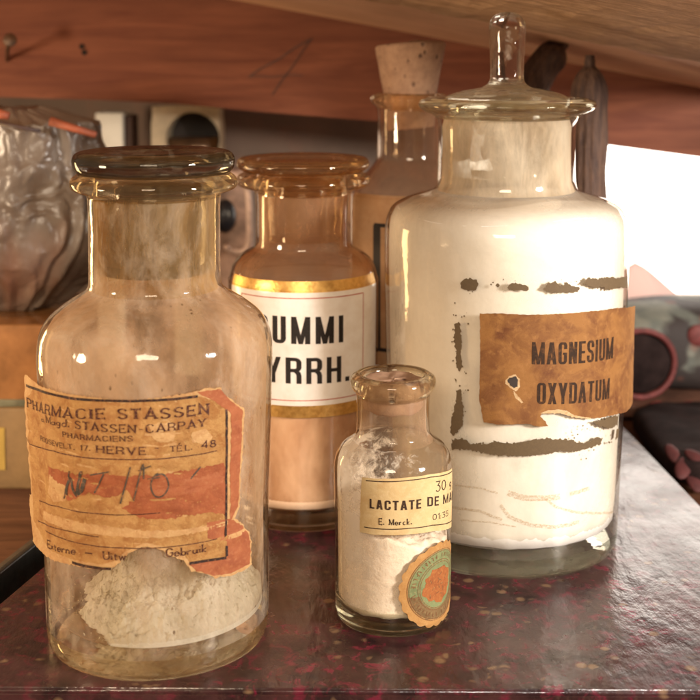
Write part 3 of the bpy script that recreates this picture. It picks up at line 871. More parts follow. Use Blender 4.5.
# handwriting across the torn band
for pl, wd in (([(68, 494), (72, 478), (78, 494), (82, 474), (84, 472)], .0016), ([(79, 493), (84, 488), (86, 478)], .0022), ([(96, 492), (105, 473)], .0007), ([(92, 474), (110, 471)], .0006),
               ([(121, 503), (131, 466)], .0007), ([(134, 500), (143, 464), (144, 478)], .0007), ([(139, 470), (151, 465)], .0006), ([(148, 478), (160, 476)], .0006),
               ([(158, 472), (153, 477), (151, 486), (155, 495), (162, 495), (168, 487), (167, 478), (162, 473), (155, 475)], .0007), ([(190, 478), (200, 466)], .0007), ([(72, 470), (66, 498)], .0008)):
    if len(pl) > 2:
        S_ = spline(pl, 6); pl = S_
    D.stroke(D.pts(pl), wd * .85, 6, 10, 2)
D.build("label", [P1, P1b, P1c, P1d, I1, I1b, H1], t)

# ---------------- jar 2: white label, black capitals
J = Jar(304, 506)
t = thing("apothecary_jar", "jar of pinkish powder with gold banded white label and bold black capitals, behind the others", "jar", (J.X, J.Y, 0))
o2 = J.prof([(509, 64), (506, 70), (500, 73), (488, 74), (400, 75), (290, 76), (276, 75), (262, 70.5), (253, 62), (247.5, 52), (243, 48.5), (225, 48), (195, 48.5), (189, 52), (186, 62), (183, 66.5), (179, 67.5), (175, 65.5), (172.5, 61)])
o2[0] = (o2[0][0], .0006, 1)
M2w = m_wall("pinkish_wall_glass", (.97, .93, .88), (.45, .25, .14), 1.0, .15)
M2f = m_film("pink_brown_dust", (.62, .37, .21), .22, .50, 30, 0)
M2n = m_film("pink_brown_neck_dust", (.62, .38, .23), .30, .58, 45, 0)
M2g = m_glass("amber_tinged_glass", (.98, .91, .80), .02, .3, .35)
Rf2, Ri2 = bottle(J, "jar_body", t, o2, .0022, .011, J.r(43), [M2g, M2w, M2f, M2n], J.z(486), J.z(192), J.z(246))
stopper(J, t, [(240, 0), (239, 36), (232, 39), (190, 41), (172, 42), (171, 52), (170.5, 60), (167, 65.5), (163, 66.8), (159, 65), (157, 60), (157, 44), (159, 20), (159, 0)], m_glass("grey_brown_stopper_glass", (.93, .84, .70), .03, .4, .35))
M2p = m_powder("cream_pink_powder", (.90, .70, .53), (.84, .62, .46), .2, 200)
fill("powder", lambda z: Ri2(z) - .0002, .0126, lambda a, f: J.z(330) + .004 * math.sin(a * 2 + 1) * f, M2p, t)
W2 = NM("enamel_white_label"); v = W2.coord('UV')
c = W2.mix(W2.ramp(W2.noise(v, .9, 5), [(.4, 0), (.7, .6)]), (.80, .76, .70), (.66, .56, .47))
W2 = W2.end(W2.pbr(Base_Color=c, Roughness=.25, Coat_Weight=.4))
k = NM("worn_gold_band"); v = k.coord('UV')
c = k.mix(k.ramp(k.noise(v, 3.0, 6), [(.35, 0), (.65, 1)]), (.78, .48, .15), (.55, .30, .08))
Gd = k.end(k.pbr(Base_Color=c, Metallic=.85, Roughness=.32, Normal=k.bump(k.noise(v, 8, 4), .3, .0005)))
Rd = m_ink("red_line_ink", (.42, .06, .03), (.7, .5, .4), .4)
Bk = m_ink("black_enamel_ink", (.018, .014, .012), (.1, .07, .06), .3)
D = Decal(J, Rf2, .0002)
za, zb2 = D.uv(304, 293).y, D.uv(304, 406).y
ga, gb = D.uv(304, 281.5).y, D.uv(304, 418).y
ul, ur = -1.15 * D.Rm, 1.28 * D.Rm
D.poly([(ul, zb2), (ur, zb2), (ur, za), (ul, za)], 0, 0)
D.poly([(ul, za), (ur, za), (ur, ga), (ul, ga)], 1, .6)
D.poly([(ul, gb), (ur, gb), (ur, zb2), (ul, zb2)], 1, .6)
e = .0030
ins = [(ul + .012, zb2 + e), (ur - .016, zb2 + e), (ur - .016, za - e), (ul + .012, za - e), (ul + .012, zb2 + e)]
for a, b in zip(ins, ins[1:]): D.stroke([a, b], .0005, 2, 3, 40)
px = (J.Y - Rf2(.1)) / F_PX
D.block("GUMMI", (256.5, 340.0), (343, 342.0), 28.0 * px, t=.19, th=.135, mi=3, gap=.19)
D.block("MYRRH.", (246, 376.5), (349, 380.4), 27.0 * px, t=.19, th=.135, mi=3, gap=.15)
D.build("label", [W2, Gd, Rd, Bk], t)

# ---------------- jar 3: white powder, brown label
J = Jar(503, 533)
t = thing("apothecary_jar", "largest jar, full of white powder, with a brown peeling label and a knobbed glass stopper", "jar", (J.X, J.Y, 0))
o3 = J.prof([(537, 106), (534, 111), (528, 114), (515, 115), (440, 118), (380, 120), (300, 121.5), (245, 122.5), (228, 122), (216, 120), (206, 114), (199, 101), (194, 84), (190, 73.5), (184, 70), (170, 69), (140, 68.5), (122, 69.5), (115, 74), (111.5, 82), (108, 87), (104, 88.5), (100.5, 86.5), (99, 82)])
o3[0] = (o3[0][0], .0006, 1)
M3w = m_wall("clear_wall_glass", (.99, .985, .975), (.66, .55, .42), .9, .12)
M3f = m_film("white_dust", (.86, .83, .76), .05, .35, 14)
M3n = m_film("cream_frosted_neck", (.80, .70, .54), .42, .90, 70, .5, speckcol=(.35, .24, .13), glow=.4, col2=(.64, .50, .33), stretch=.3)
M3g = m_glass("faint_green_glass", (.97, .97, .90), .015, .25, .3)
Rf3, Ri3 = bottle(J, "jar_body", t, o3, .0024, .0135, J.r(62), [M3g, M3w, M3f, M3n], J.z(514), J.z(118), J.z(192))
M3p = m_powder("white_magnesia_powder", (.87, .85, .81), (.84, .81, .755), .3, 140)
o = fill("powder", lambda z: Ri3(z) - .0002, .0148, lambda a, f: J.z(196) + .0015 * math.sin(a * 3) * f, M3p, t, segs=160, amp=.0003, seed=9, botfn=lambda a: .0004 + .0006 * mnoise.noise(Vector((math.sin(a) * 6, math.cos(a) * 6, 3))))
stopper(J, t, [(176, 0), (175, 54), (168, 58), (122, 60), (104, 61), (99.5, 61.5), (96.5, 60), (94, 55), (91.5, 47), (89.5, 38), (87.5, 27), (84.5, 20), (80, 17.2), (72, 16.8), (55, 17.2), (35, 18.2), (25, 18.3), (18, 15.5), (13.5, 10), (12, 4), (11.8, 0)], m_glass("clear_stopper_glass", (.98, .97, .93), .02, .5, .35))
# brown residue of an older label
k = NM("dried_brown_glue"); v = k.coord('UV')
c = k.mix(k.ramp(k.noise(v, 6, 6, .7), [(.35, 0), (.65, 1)]), (.115, .074, .033), (.095, .060, .027))
Mglue = k.end(k.pbr(Base_Color=c, Roughness=.75, Normal=k.bump(k.noise(v, 10, 4), .15, .0004)))
D = Decal(J, Rf3, .0002)
def blob(lst, amp=.0012, seed=1): D.poly(rough(D.pts(lst), amp, .0007, seed), 0, 0, .003)
blob([(460, 284), (464, 279), (470, 278), (477, 280), (479, 285), (476, 290), (468, 291), (462, 289)], .0006, 2)
blob([(495.5, 285), (498, 283), (500, 285), (498, 287.5)], .0004, 3)
blob([(507, 288), (511, 283), (517, 283), (524, 285), (529, 287), (527, 291), (518, 290), (509, 290)], .0007, 4)
blob([(543, 289), (548, 283), (556, 281), (560, 286), (566, 282), (572, 286), (579, 287), (578, 292), (566, 293), (552, 293), (546, 291)], .0008, 5)
blob([(582, 284), (588, 278), (597, 279), (606, 277), (616, 278), (627, 276), (627, 287), (618, 288), (608, 290), (602, 287), (594, 288), (588, 286)], .0010, 6)
blob([(455, 325), (459, 322), (461, 330), (462, 345), (461, 355), (463, 366), (460, 372), (456, 366), (456, 350), (454, 340)], .0009, 7)
blob([(454.5, 378), (457, 380), (456, 383)], .0003, 17)
blob([(457, 390), (461, 388), (462, 400), (464, 410), (463, 425), (458, 432), (453, 436), (450, 432), (452, 418), (455, 405)], .0009, 8)
blob([(452, 440), (462, 438), (470, 443), (484, 444), (496, 441), (512, 443), (530, 440), (548, 438), (572, 440), (580, 443), (588, 442), (596, 437), (603, 438), (600, 444), (590, 448), (572, 452), (560, 451), (548, 454), (524, 456), (500, 455), (470, 450), (452, 449)], .0011, 9)
blob([(592, 422), (604, 419), (612, 416), (618, 415), (617, 426), (608, 429), (600, 427)], .0014, 10)
blob([(616, 430), (619, 428), (618, 437), (615, 440)], .0005, 11)
for i in range(80):
    x, y = random.choice([(random.uniform(456, 620), random.gauss(286, 4)), (random.uniform(452, 470), random.uniform(300, 440)), (random.uniform(560, 612), random.gauss(438, 7)), (random.uniform(450, 612), random.uniform(440, 452))])
    s_ = random.uniform(.4, 1.2); blob([(x - s_, y), (x, y - s_), (x + s_, y), (x, y + s_)], .0003, 40 + i)
D.build("glue_residue", [Mglue], t)
# faint rills in the powder
k = NM("tan_rill_stain"); v = k.coord('UV'); n = k.noise(v, 9, 6, .7)
M3r = k.end(k.mixsh(k.ramp(n, [(.42, .95), (.62, .35)]), k.node('ShaderNodeBsdfDiffuse', {'Color': (.56, .43, .28)}).outputs[0], k.node('ShaderNodeBsdfTransparent').outputs[0]))
D = Decal(J, lambda z: Ri3(z), .00005)
for pl, wd in (([(508, 493), (525, 498), (548, 498), (562, 496)], .0030), ([(546, 499), (556, 507), (574, 512), (596, 513), (614, 511)], .0013), ([(500, 505), (510, 517), (530, 525), (556, 527), (582, 521)], .0019), ([(570, 494), (592, 487)], .0020), ([(452, 507), (480, 511), (505, 521)], .0014), ([(455, 485), (480, 488), (500, 494)], .0009), ([(460, 520), (490, 522), (520, 527)], .0007)):
    pp = D.pts(pl); Q = []
    for a, b in zip(pp, pp[1:]):
        for i in range(8): Q.append(a + (b - a) * i / 8 + Vector((0, mnoise.noise(Vector((a.x * 999 + i * .7, 0, 0))) * .0005)))
    D.quads(ribbon(Q, wd, wd), 0, 0)
D.build("rill_stain", [M3r], t)
# label
P3 = m_paper("brown_varnished_paper", (.27, .120, .033), (.12, .038, .012), (.33, .155, .048), .45, .3, fox=.8)
I3 = m_ink("faded_black_print", (.030, .015, .008), (.20, .08, .025), .45, 3.0)
K3 = m_plain("burnt_black_hole", (.03, .022, .018), .8)
P3e = m_paper("pale_worn_paper_rim", (.58, .40, .22), (.42, .25, .11), (.66, .50, .30), 1.5, .4)
def peel3(u, z):
    th = u / Rf3(.12); p = .0002
    if th > .80: p += (th - .80) ** 1.6 * .009
    zl, zt = J.z(420), J.z(315)
    p += .0006 * math.exp(-((th + .15) / .12) ** 2) * max(0, 1 - abs(z - J.z(395)) / .02) * 3
    if z < J.z(405): p += (J.z(405) - z) * .25 * (.6 + .6 * math.sin(u * 150))
    return p + .0002 * mnoise.noise(Vector((u * 90, z * 90, 2)))
D = Decal(J, Rf3, .0004, peel3)
ol = [(480, 313.5), (500, 313), (530, 314.5), (560, 313.5), (590, 311), (615, 308), (628, 305.5), (628, 330), (628.4, 360), (630, 385), (633, 406), (622, 411), (606, 416), (598, 418), (588, 417.5), (578, 417), (572, 414), (566, 410.5), (558, 409), (548, 410), (542, 412.5), (540, 416), (545, 421), (548, 426), (540, 426.5), (528, 423.5), (512, 423.5), (496, 423), (484, 421.5), (479.5, 400), (480.5, 350)]
D.poly(rough(D.pts(ol), .0004, .0012, 3), 0, 0)
D.poly(rough(D.pts([(505, 380), (509, 376), (515, 374), (520, 379), (519.5, 386), (516, 391), (510, 387), (506, 384)]), .0005, .0008, 5), 3, 1.5, .003)
D.poly(rough(D.pts([(507, 380), (510, 377.5), (515, 376), (518, 380), (517.5, 386), (514, 387.5), (510, 385)]), .0006, .0008, 7), 2, 3, .003)
D.poly(rough(D.pts([(513, 390), (519, 397), (523, 402), (521, 403), (515, 397)]), .0003, .0008, 6), 3, 1.5, .003)
D.poly(rough(D.pts([(540, 413), (548, 410), (558, 409), (566, 410.5), (574, 415), (590, 417.6), (590, 419), (572, 417), (560, 413), (548, 413)]), .0004, .0008, 6), 3, 1.5, .003)
px = (J.Y - Rf3(.1)) / F_PX
D.block("MAGNESIUM", (531.5, 363.9), (611.6, 358.0), 23.0 * px, t=.155, th=.115, mi=1, gap=.11)
D.block("OXYDATUM", (536.5, 403.6), (608, 398.2), 22.2 * px, t=.155, th=.115, mi=1, gap=.11)
D.build("label", [P3, I3, K3, P3e], t)

# ---------------- small bottle
J = Jar(392.5, 612)
t = thing("medicine_bottle", "small clear bottle of white powder in the middle front, cream printed label and round seal", "bottle", (J.X, J.Y, 0))
o4 = J.prof([(615, 51), (612, 55.5), (606, 58), (598, 59), (540, 59.5), (480, 60.3), (462, 60), (452, 57.5), (444, 52), (438, 43.5), (433.5, 39), (428, 37.5), (410, 37), (396, 37.5), (391, 38.5), (388.5, 41), (385, 43), (380.5, 43.8), (376.5, 42.5), (374.5, 39.5)])
o4[0] = (o4[0][0], .0006, 1)
M4w = m_wall("bright_wall_glass", (.98, .965, .93), (.55, .42, .28), 1.0, .2)
k = NM("white_crystal_dust"); v = k.coord()
sep = k.node('ShaderNodeSeparateXYZ', {0: v})
n = k.noise(v, 150, 7, .8, .5); nb = k.noise(v, 40, 4)
g = k.math('MULTIPLY_ADD', sep.outputs['X'], -6.5); k.n[-1].inputs[2].default_value = .0
mk = k.math('ADD', k.math('ADD', n, k.math('MULTIPLY', nb, .4)), g)
mk = k.ramp(mk, [(.72, .06), (.86, .85)])
sol = k.mixsh(.45, k.node('ShaderNodeBsdfDiffuse', {'Color': (.92, .87, .80)}).outputs[0], k.node('ShaderNodeBsdfTranslucent', {'Color': (.85, .78, .66)}).outputs[0])
tr = k.node('ShaderNodeBsdfTransparent', {'Color': (.97, .94, .9)}).outputs[0]
M4f = k.end(k.mixsh(mk, tr, sol))
M4g = m_glass("clear_bottle_glass", (.97, .95, .88), .015, .3, .2)
M4n = m_film("pale_neck_dust", (.7, .52, .38), .05, .35, 50)
Rf4, Ri4 = bottle(J, "bottle_body", t, o4, .0016, .0062, J.r(31), [M4g, M4w, M4f, M4n], J.z(592), J.z(394), J.z(440))
k = NM("cork_bark"); v = k.coord()
n = k.noise(v, 160, 6, .7); vo = k.voro(k.coord(scale=(1, 1, .7)), 170)
c = k.mix(k.ramp(n, [(.35, 0), (.65, 1)]), (.38, .23, .14), (.27, .155, .095))
sp = k.math('MULTIPLY', k.ramp(vo, [(.12, 1), (.3, 0)]), k.ramp(k.noise(v, 90, 3), [(.48, 0), (.54, 1)]))
c = k.mix(sp, c, (.09, .045, .028))
M_cork = k.end(k.pbr(Base_Color=c, Roughness=.85, Normal=k.bump(k.math('SUBTRACT', n, sp), .6, .001)))
lathe("cork", spline(J.prof([(408, 0), (408, 29, 1), (406, 30.6), (395, 30.8), (381, 30.9), (379.5, 29.5, 1), (380.5, 14), (380, 0)]), 3), M_cork, t, 72, wob=lambda r, z, a: (r * (1 + .0 * math.sin(a * 5)), z + .0012 * mnoise.noise(Vector((math.sin(a) * 2, math.cos(a) * 2, r * 200)))))
M4p = m_powder("white_lactate_powder", (.91, .86, .79), (.86, .77, .67), .7, 210)
def top4(a, f):
    x = math.sin(a) * f; y = -math.cos(a) * f
    z = J.z(516) - .0068 * x - .003 * (y < 0) * (-y) + .0022 * mnoise.fractal(Vector((x * 3, y * 3, 2)), .9, 2, 5)
    return z + .0012 * mnoise.noise(Vector((x * 14, y * 14, 5)))
fill("powder", lambda z: Ri4(z) - .0002, .0078, top4, M4p, t, amp=.0004, seed=3, botfn=lambda a: .0008 + .0009 * mnoise.noise(Vector((math.sin(a) * 5, math.cos(a) * 5, 0))))
P4 = m_paper("cream_printed_paper", (.62, .46, .23), (.54, .36, .16), (.66, .50, .28), .8, .2)
I4 = m_ink("dark_brown_print", (.035, .018, .012), (.3, .18, .1), .35, 8.0)
D = Decal(J, Rf4, .0002)
D.poly(rough(D.pts([(362.3, 477), (385, 478.5), (410, 477), (430, 474), (451.5, 468), (451.7, 490), (451.5, 526), (432, 531), (410, 534), (385, 535), (359.8, 532), (360.5, 505)]), .0002, .002, 2), 0, 0)
px = (J.Y - Rf4(.1)) / F_PX
D.stroke(D.pts([(366, 480.3), (385, 481.5), (410, 480), (430, 477), (451.5, 471)]), .00045, 1, 2, 8)
D.stroke(D.pts([(364.5, 526.8), (385, 529), (410, 528), (432, 525), (451.5, 520)]), .00045, 1, 2, 8)
D.block("LACTATE", (369.8, 507.9), (421, 508.1), 9.8 * px, t=.20, th=.16, mi=1, gap=.15)
D.block("DE", (427, 506.2), (438.4, 505.2), 9.8 * px, t=.20, th=.16, mi=1, gap=.15)
D.block("MAN", (442.6, 503.9), (452.3, 499.0), 9.8 * px, t=.20, th=.16, mi=1, gap=.15)
D.text("E. Merck.", (379.2, 524.2), (411.5, 524), 6.2 * px, tv=.17, th=.11, mi=1, layer=3, serif=.12, gap=.3)
D.text("30 g", (435.5, 491.5), (450.5, 486), 10.2 * px, tv=.13, th=.09, mi=1, layer=3, serif=.1)
D.text("01:35", (432.5, 519.8), (447.5, 515.6), 5.8 * px, tv=.15, th=.12, mi=1, layer=3)
D.build("label", [P4, I4], t)
# round seal
P5 = m_paper("tan_seal_paper", (.44, .23, .075), (.36, .17, .05), (.50, .29, .11), 1.0, .3)
P5g = m_paper("green_seal_print", (.20, .23, .10), (.15, .17, .07), (.34, .27, .12), 1.2, .2)
P5o = m_paper("rust_seal_print", (.34, .11, .03), (.24, .07, .02), (.42, .18, .05), 1.6, .3)
P5b = m_paper("olive_brown_seal_print", (.20, .12, .05), (.14, .08, .03), (.26, .17, .07), 1.4, .2)
I5 = m_ink("brown_seal_print", (.16, .07, .03), (.5, .3, .12), .6, 8)
D = Decal(J, Rf4, .0002)
c0 = D.uv(429, 588); R5 = 44.0 * px
uC = D.uv(398.5, 588).x + R5; cz = c0.y
def circ(r, n=96, sc=0, f=22): return [(uC + (r + sc * (abs(math.sin(i * math.pi * f / n)) - .5)) * math.cos(2 * math.pi * i / n), cz + (r + sc * (abs(math.sin(i * math.pi * f / n)) - .5)) * math.sin(2 * math.pi * i / n)) for i in range(n)]
D.poly(circ(R5 * .98, 132, .0012), 0, 0)
D.poly(circ(R5 * .80, 80), 2, 1.5)
D.poly([(x, z) for x, z in rough([(uC + R5 * .80 * math.cos(rad(a)), cz + R5 * .80 * math.sin(rad(a))) for a in range(190, 351, 8)], .0004, .001, 3)], 5, 2.2)
D.poly(circ(R5 * .55, 80), 2, 3)
for r in (.82, .78, .58, .53): D.stroke(circ(R5 * r, 80) + circ(R5 * r, 80)[:1], .00028, 3, 4.5, 1)
pts5 = [(uC + math.cos(a) * R5 * q, cz + math.sin(a) * R5 * q * .9) for a, q in [(i * 2 * math.pi / 22, .40 + .11 * ((i * 7) % 5) / 4) for i in range(22)]]
D.poly(rough(pts5, .0005, .0006, 4), 4, 5, .003)
for i in range(14):
    a = i * 2.4; r = R5 * (.05 + .022 * i)
    p = Vector((uC + math.cos(a) * r, cz + math.sin(a) * r)); D.stroke([p, p + Vector((math.cos(a * 3), math.sin(a * 3))) * .0018], .0004, 3, 6, 2)
for i in range(44):                                      # unreadable worn lettering round the ring
    a = 2 * math.pi * i / 44
    if i % 11 == 0: continue
    p = Vector((uC + math.cos(a) * R5 * .64, cz + math.sin(a) * R5 * .64)); q = Vector((uC + math.cos(a + .03 * (i % 3 - 1)) * R5 * .73, cz + math.sin(a + .03 * (i % 3 - 1)) * R5 * .73))
    D.stroke([p, q], .00038, 3, 6, 1)
    if i % 2: D.stroke([q, q + Vector((-math.sin(a), math.cos(a))) * .0009], .0003, 3, 6.4, 1)
    if i % 3 == 0: D.stroke([(p + q) / 2, (p + q) / 2 + Vector((-math.sin(a), math.cos(a))) * .0008], .0003, 3, 6.4, 1)
D.build("round_seal", [P5, I5, P5g, I5, P5o, P5b], t)

# ---------------- corked bottle behind
J = Jar(409, 466)
t = thing("corked_bottle", "clear glass bottle with a tall cork, half hidden behind the jar of white powder", "bottle", (J.X, J.Y, 0))
o6 = J.prof([(468, 52), (466, 57), (461, 60), (450, 61), (300, 62), (205, 62), (190, 59), (178, 50), (168, 40), (160, 34.5), (150, 33), (112, 33), (106, 35), (103, 38.5), (99, 40), (95.5, 38), (94, 35)])
o6[0] = (o6[0][0], .0006, 1)
M6w = m_wall("dim_wall_glass", (.96, .92, .86), (.55, .35, .24), 1.2, .2)
M6f = m_film("faint_brown_dust", (.50, .28, .19), .08, .3, 30)
Rf6, Ri6 = bottle(J, "bottle_body", t, o6, .0022, .008, J.r(26), [M2g, M6w, M6f], J.z(450), J.z(108))
lathe("cork", spline(J.prof([(128, 0), (128, 22, 1), (126, 24.5), (96, 26.5), (70, 31), (48, 35), (45, 34.5, 1), (43, 30), (42, 0)]), 4), M_cork, t, 80, wob=lambda r, z, a: (r * (1 + .02 * mnoise.noise(Vector((math.sin(a) * 3, math.cos(a) * 3, z * 90)))), z + .0015 * math.sin(a + .5)))
P6 = m_paper("tan_bottle_label", (.50, .33, .20), (.44, .27, .15), (.52, .36, .22), .7, .2)
B6 = m_plain("black_label_border", (.012, .013, .018), .5)
D = Decal(J, Rf6, .0003)
a0 = D.uv(353, 290).x; a1 = D.uv(455, 290).x; z0, z1 = D.uv(400, 372).y, D.uv(400, 196).y
D.poly([(a0, z0), (a1, z0), (a1, z1), (a0, z1)], 0, 0, .002)
b0 = D.uv(377, 290).x; zz0, zz1 = D.uv(377, 349).y, D.uv(377, 225).y
for pl in ([(b0, zz1), (b0, zz0)], [(b0 - .002, zz0), (a1 - .012, zz0)], [(b0 - .002, zz1), (a1 - .012, zz1)], [(a1 - .012, zz1), (a1 - .012, zz0)]): D.stroke(pl, .0052 if pl[0][0] == pl[1][0] else .0024, 1, 2, 20)
D.build("label", [P6, B6], t)

# ================================================================== BACKGROUND THINGS
# dark dried pods behind the big jar
k = NM("dark_dried_pod"); v = k.coord(scale=(1, 1, .15))
n = k.noise(v, 260, 5, .7); n2 = k.noise(k.coord(), 90, 5)
c = k.mix(k.ramp(n, [(.4, 0), (.6, 1)]), (.040, .018, .012), (.105, .055, .034))
c = k.mix(k.ramp(n2, [(.6, 0), (.75, .6)]), c, (.17, .10, .06))
M_pod = k.end(k.pbr(Base_Color=c, Roughness=.7, Normal=k.bump(k.math('ADD', n, n2), .9, .0015)))
def pod(label, P0, P1, P2, rmax):
    P0, P1, P2 = Vector(P0), Vector(P1), Vector(P2)
    n = 70; sg = 56; verts, faces = [], []
    for i in range(n + 1):
        f = 1 - (1 - i / n) ** 1.6
        rr = rmax * min(1, .35 + f * 3.0) * (1 - .10 * f)
        g = (f - .90) / .075
        if g > 0: rr *= max(.30, math.sqrt(max(0, 1 - min(g, 1) ** 2)))
        if f > .975: rr = rmax * .30 * (1 - .3 * (f - .975) / .025)
        c = P0 * (1 - f) ** 2 + P1 * 2 * f * (1 - f) + P2 * f * f
        d = ((P1 - P0) * (1 - f) + (P2 - P1) * f).normalized()
        a1 = d.cross(Vector((0, 1, 0))).normalized(); a2 = d.cross(a1)
        for a in range(sg):
            th = 2 * math.pi * a / sg
            q = rr * (1 + .035 * math.cos(th * 15) + .14 * mnoise.noise(Vector((math.cos(th), math.sin(th), f * 9))))
            verts.append(c + a1 * q * math.cos(th) + a2 * q * math.sin(th) - P0)
    for i in range(n):
        for a in range(sg):
            b = (a + 1) % sg; faces.append((i * sg + a, i * sg + b, (i + 1) * sg + b, (i + 1) * sg + a))
    faces.append(tuple(range(sg))[::-1]); faces.append(tuple(n * sg + a for a in range(sg)))
    o = mesh_obj("dried_pod", verts, faces, M_pod); o.location = P0
    return tag(o, label, "dried pod", "dried pods behind the largest jar")
tp = at(590, 55, .79); b_ = Vector((at(583, 400, .79).x, .79, .001)); pod("upright dark ribbed dried pod right behind the neck of the largest jar", b_, (b_ + tp) / 2, tp, .0125)
tp = at(567, 43, .845); b_ = Vector((at(486, 380, .845).x, .845, .001)); pod("bent dark ribbed dried pod whose tip shows beside the knobbed glass stopper", b_, at(480, 104, .845), tp, .0118)

# left: boxes, plastic bag, cream fitting
def boxthing(name, label, cat, x0, x1, yt, yb, Yf, depth, mat, bev=.002, lid=None):
    a, b = at(x0, yt, Yf), at(x1, yb, Yf)
    zb0 = b.z
    t = thing(name, label, cat, ((a.x + b.x) / 2, Yf + depth / 2, zb0))
    bm = bmesh.new(); w_ = (b.x - a.x) / 2
    box(bm, -w_, w_, -depth / 2, depth / 2, 0, a.z - zb0 - (lid[0] if lid else 0), bev); bm_obj("box_body", bm, mat, t)
    if lid:
        h = a.z - zb0
        bm = bmesh.new(); box(bm, -w_ - .001, w_ + .001, -depth / 2 - .001, depth / 2 + .001, h - lid[0], h, .001); bm_obj("lid", bm, lid[1], t)
    return t, a.z
M_amber = m_plain("amber_lacquer", (.27, .12, .042), .22, 0, .2, 18, .45)
M_green = m_plain("greenish_glass_edge", (.15, .14, .085), .25, 0, .1, 60, .3)
M_yel = m_plain("yellowed_card", (.22, .13, .05), .6, 0, .2, 20, .35)
M_bright = m_plain("yellow_varnished_sticker", (.42, .27, .06), .4, 0, .1, 30, .2)
Yb = .90
zfl = -.02
yb_floor = 480
g_ = ground(20, 489, -.02)
tl, zt1 = boxthing("card_box", "dull yellow card box at the left edge below the amber one", "box", -60, 66, 408, 489.5, g_.y, .13, M_yel)
bm = bmesh.new(); a, b = at(-8, 428, g_.y - .0012), at(5, 470, g_.y - .0012)
box(bm, a.x - tl.location.x, b.x - tl.location.x, -.0662, -.0650, b.z - tl.location.z, a.z - tl.location.z); bm_obj("sticker", bm, M_bright, tl, smooth=False)
tl2, zt2 = boxthing("amber_box", "shiny amber brown box with greenish rim at the left, standing on the dull yellow box", "box", -60, 60, 325, 407.4, g_.y + .004, .11, M_amber)
bm = bmesh.new(); hw = (at(60, 350, g_.y).x - at(-60, 350, g_.y).x) / 2
box(bm, -hw - .0015, hw + .0015, -.0565, .0565, .0006, .0055, .001); bm_obj("rim", bm, M_green, tl2)

# crinkled plastic bag
k = NM("crinkled_plastic_film"); v = k.coord(scale=(1, 1, .6))
n = k.noise(v, 32, 5, .6, 2.2); vv = k.voro(v, 22, 'DISTANCE_TO_EDGE')
h_ = k.math('ADD', n, k.math('MULTIPLY', k.ramp(vv, [(0, 1), (.12, 0)]), .5))
c = k.mix(k.ramp(k.noise(v, 14, 5, .6, 1.2), [(.38, 0), (.62, 1)]), (.11, .078, .058), (.20, .165, .135))
c = k.mix(k.ramp(k.noise(v, 9, 3), [(.58, 0), (.66, .7)]), c, (.20, .085, .05))
M_film = k.end(k.pbr(Base_Color=c, Roughness=.30, Normal=k.bump(h_, .25, .001), Specular_IOR_Level=.5, Coat_Weight=.15, Coat_Roughness=.2))
ct = at(20, 215, g_.y + .05); zb0 = zt2 + .0003
t = thing("plastic_bag", "crumpled greyish clear plastic bag at the upper left, lying on the amber box", "plastic bag", (ct.x - .01, g_.y + .06, zb0))
verts, faces = [], []; nu, nv = 320, 230; H = at(20, 108, g_.y + .05).z - zb0
for j in range(nv + 1):
    f = j / nv
    for i in range(nu):
        a = 2 * math.pi * i / nu
        prof_ = (math.sin(min(f * 3.4 + .35, 1.57)) * (1 - .22 * f ** 2)) * (1 if f < .93 else 1 - (f - .93) * 8)
        q = Vector((math.cos(a) * 2.2, math.sin(a) * 2.2, f * 4))
        w_ = 1 + .10 * mnoise.fractal(q * .8, .9, 2, 3)
        q2 = Vector((q.x * 1.3, q.y * 1.3, q.z * .55)) + mnoise.noise_vector(q * .7) * .8
        for fr, am in ((.8, .060), (2.0, .022), (4.5, .007)):
            w_ += am * (1 - abs(mnoise.noise(q2 * fr)) * 4.2) * .8
        verts.append((math.cos(a) * .075 * prof_ * w_, math.sin(a) * .045 * prof_ * w_, f * H + .004 * mnoise.noise(q * 3) * (f > .03)))
for j in range(nv):
    for i in range(nu):
        b = (i + 1) % nu; faces.append((j * nu + i, j * nu + b, (j + 1) * nu + b, (j + 1) * nu + i))
faces.append(tuple(range(nu))[::-1]); faces.append(tuple(nv * nu + a for a in range(nu)))
mesh_obj("bag_film", verts, faces, M_film, t)
M_redstr = m_plain("orange_red_strip", (.32, .085, .04), .6)
for nm_, pl, wd in (("strip", [(50, 121), (96, 135)], .006), ("strip", [(-4, 113), (9, 116)], .007)):
    a, b = at(*pl[0], g_.y + .006), at(*pl[1], g_.y + .006)
    o = tube([a - t.location, b - t.location], [wd * .5, wd * .35], 8)
    bm_obj(nm_, o, M_redstr, t)
a, b = at(-2, 123, g_.y + .004), at(40, 131, g_.y + .004)
bm_obj("tie", tube([a - t.location, b - t.location], .0014, 8), m_plain("dark_tie", (.07, .04, .035), .5), t)

# card and cream fitting, standing on a tall block behind the first jar
M_card = m_plain("white_card", (.80, .76, .66), .7, 0, .1, 30, .06)
Yc = 1.10
a, b = at(95, 113, Yc), at(123, 160, Yc)
t = thing("white_carton", "plain white upright carton seen just above the left jar's stopper", "carton", ((a.x + b.x) / 2, Yc + .02, -.02))
bm = bmesh.new(); box(bm, -(b.x - a.x) / 2, (b.x - a.x) / 2, -.02, .02, 0, a.z + .02, .0012); bm_obj("carton_body", bm, M_card, t)
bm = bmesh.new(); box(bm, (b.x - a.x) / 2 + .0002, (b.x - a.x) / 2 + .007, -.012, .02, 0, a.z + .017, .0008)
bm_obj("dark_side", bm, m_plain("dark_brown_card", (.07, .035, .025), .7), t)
M_cream = m_plain("aged_cream_plastic", (.62, .50, .33), .38, 0, .08, 40, .15)
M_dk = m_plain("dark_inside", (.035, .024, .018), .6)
a, b = at(151, 106, Yc - .02), at(220, 150, Yc - .02)
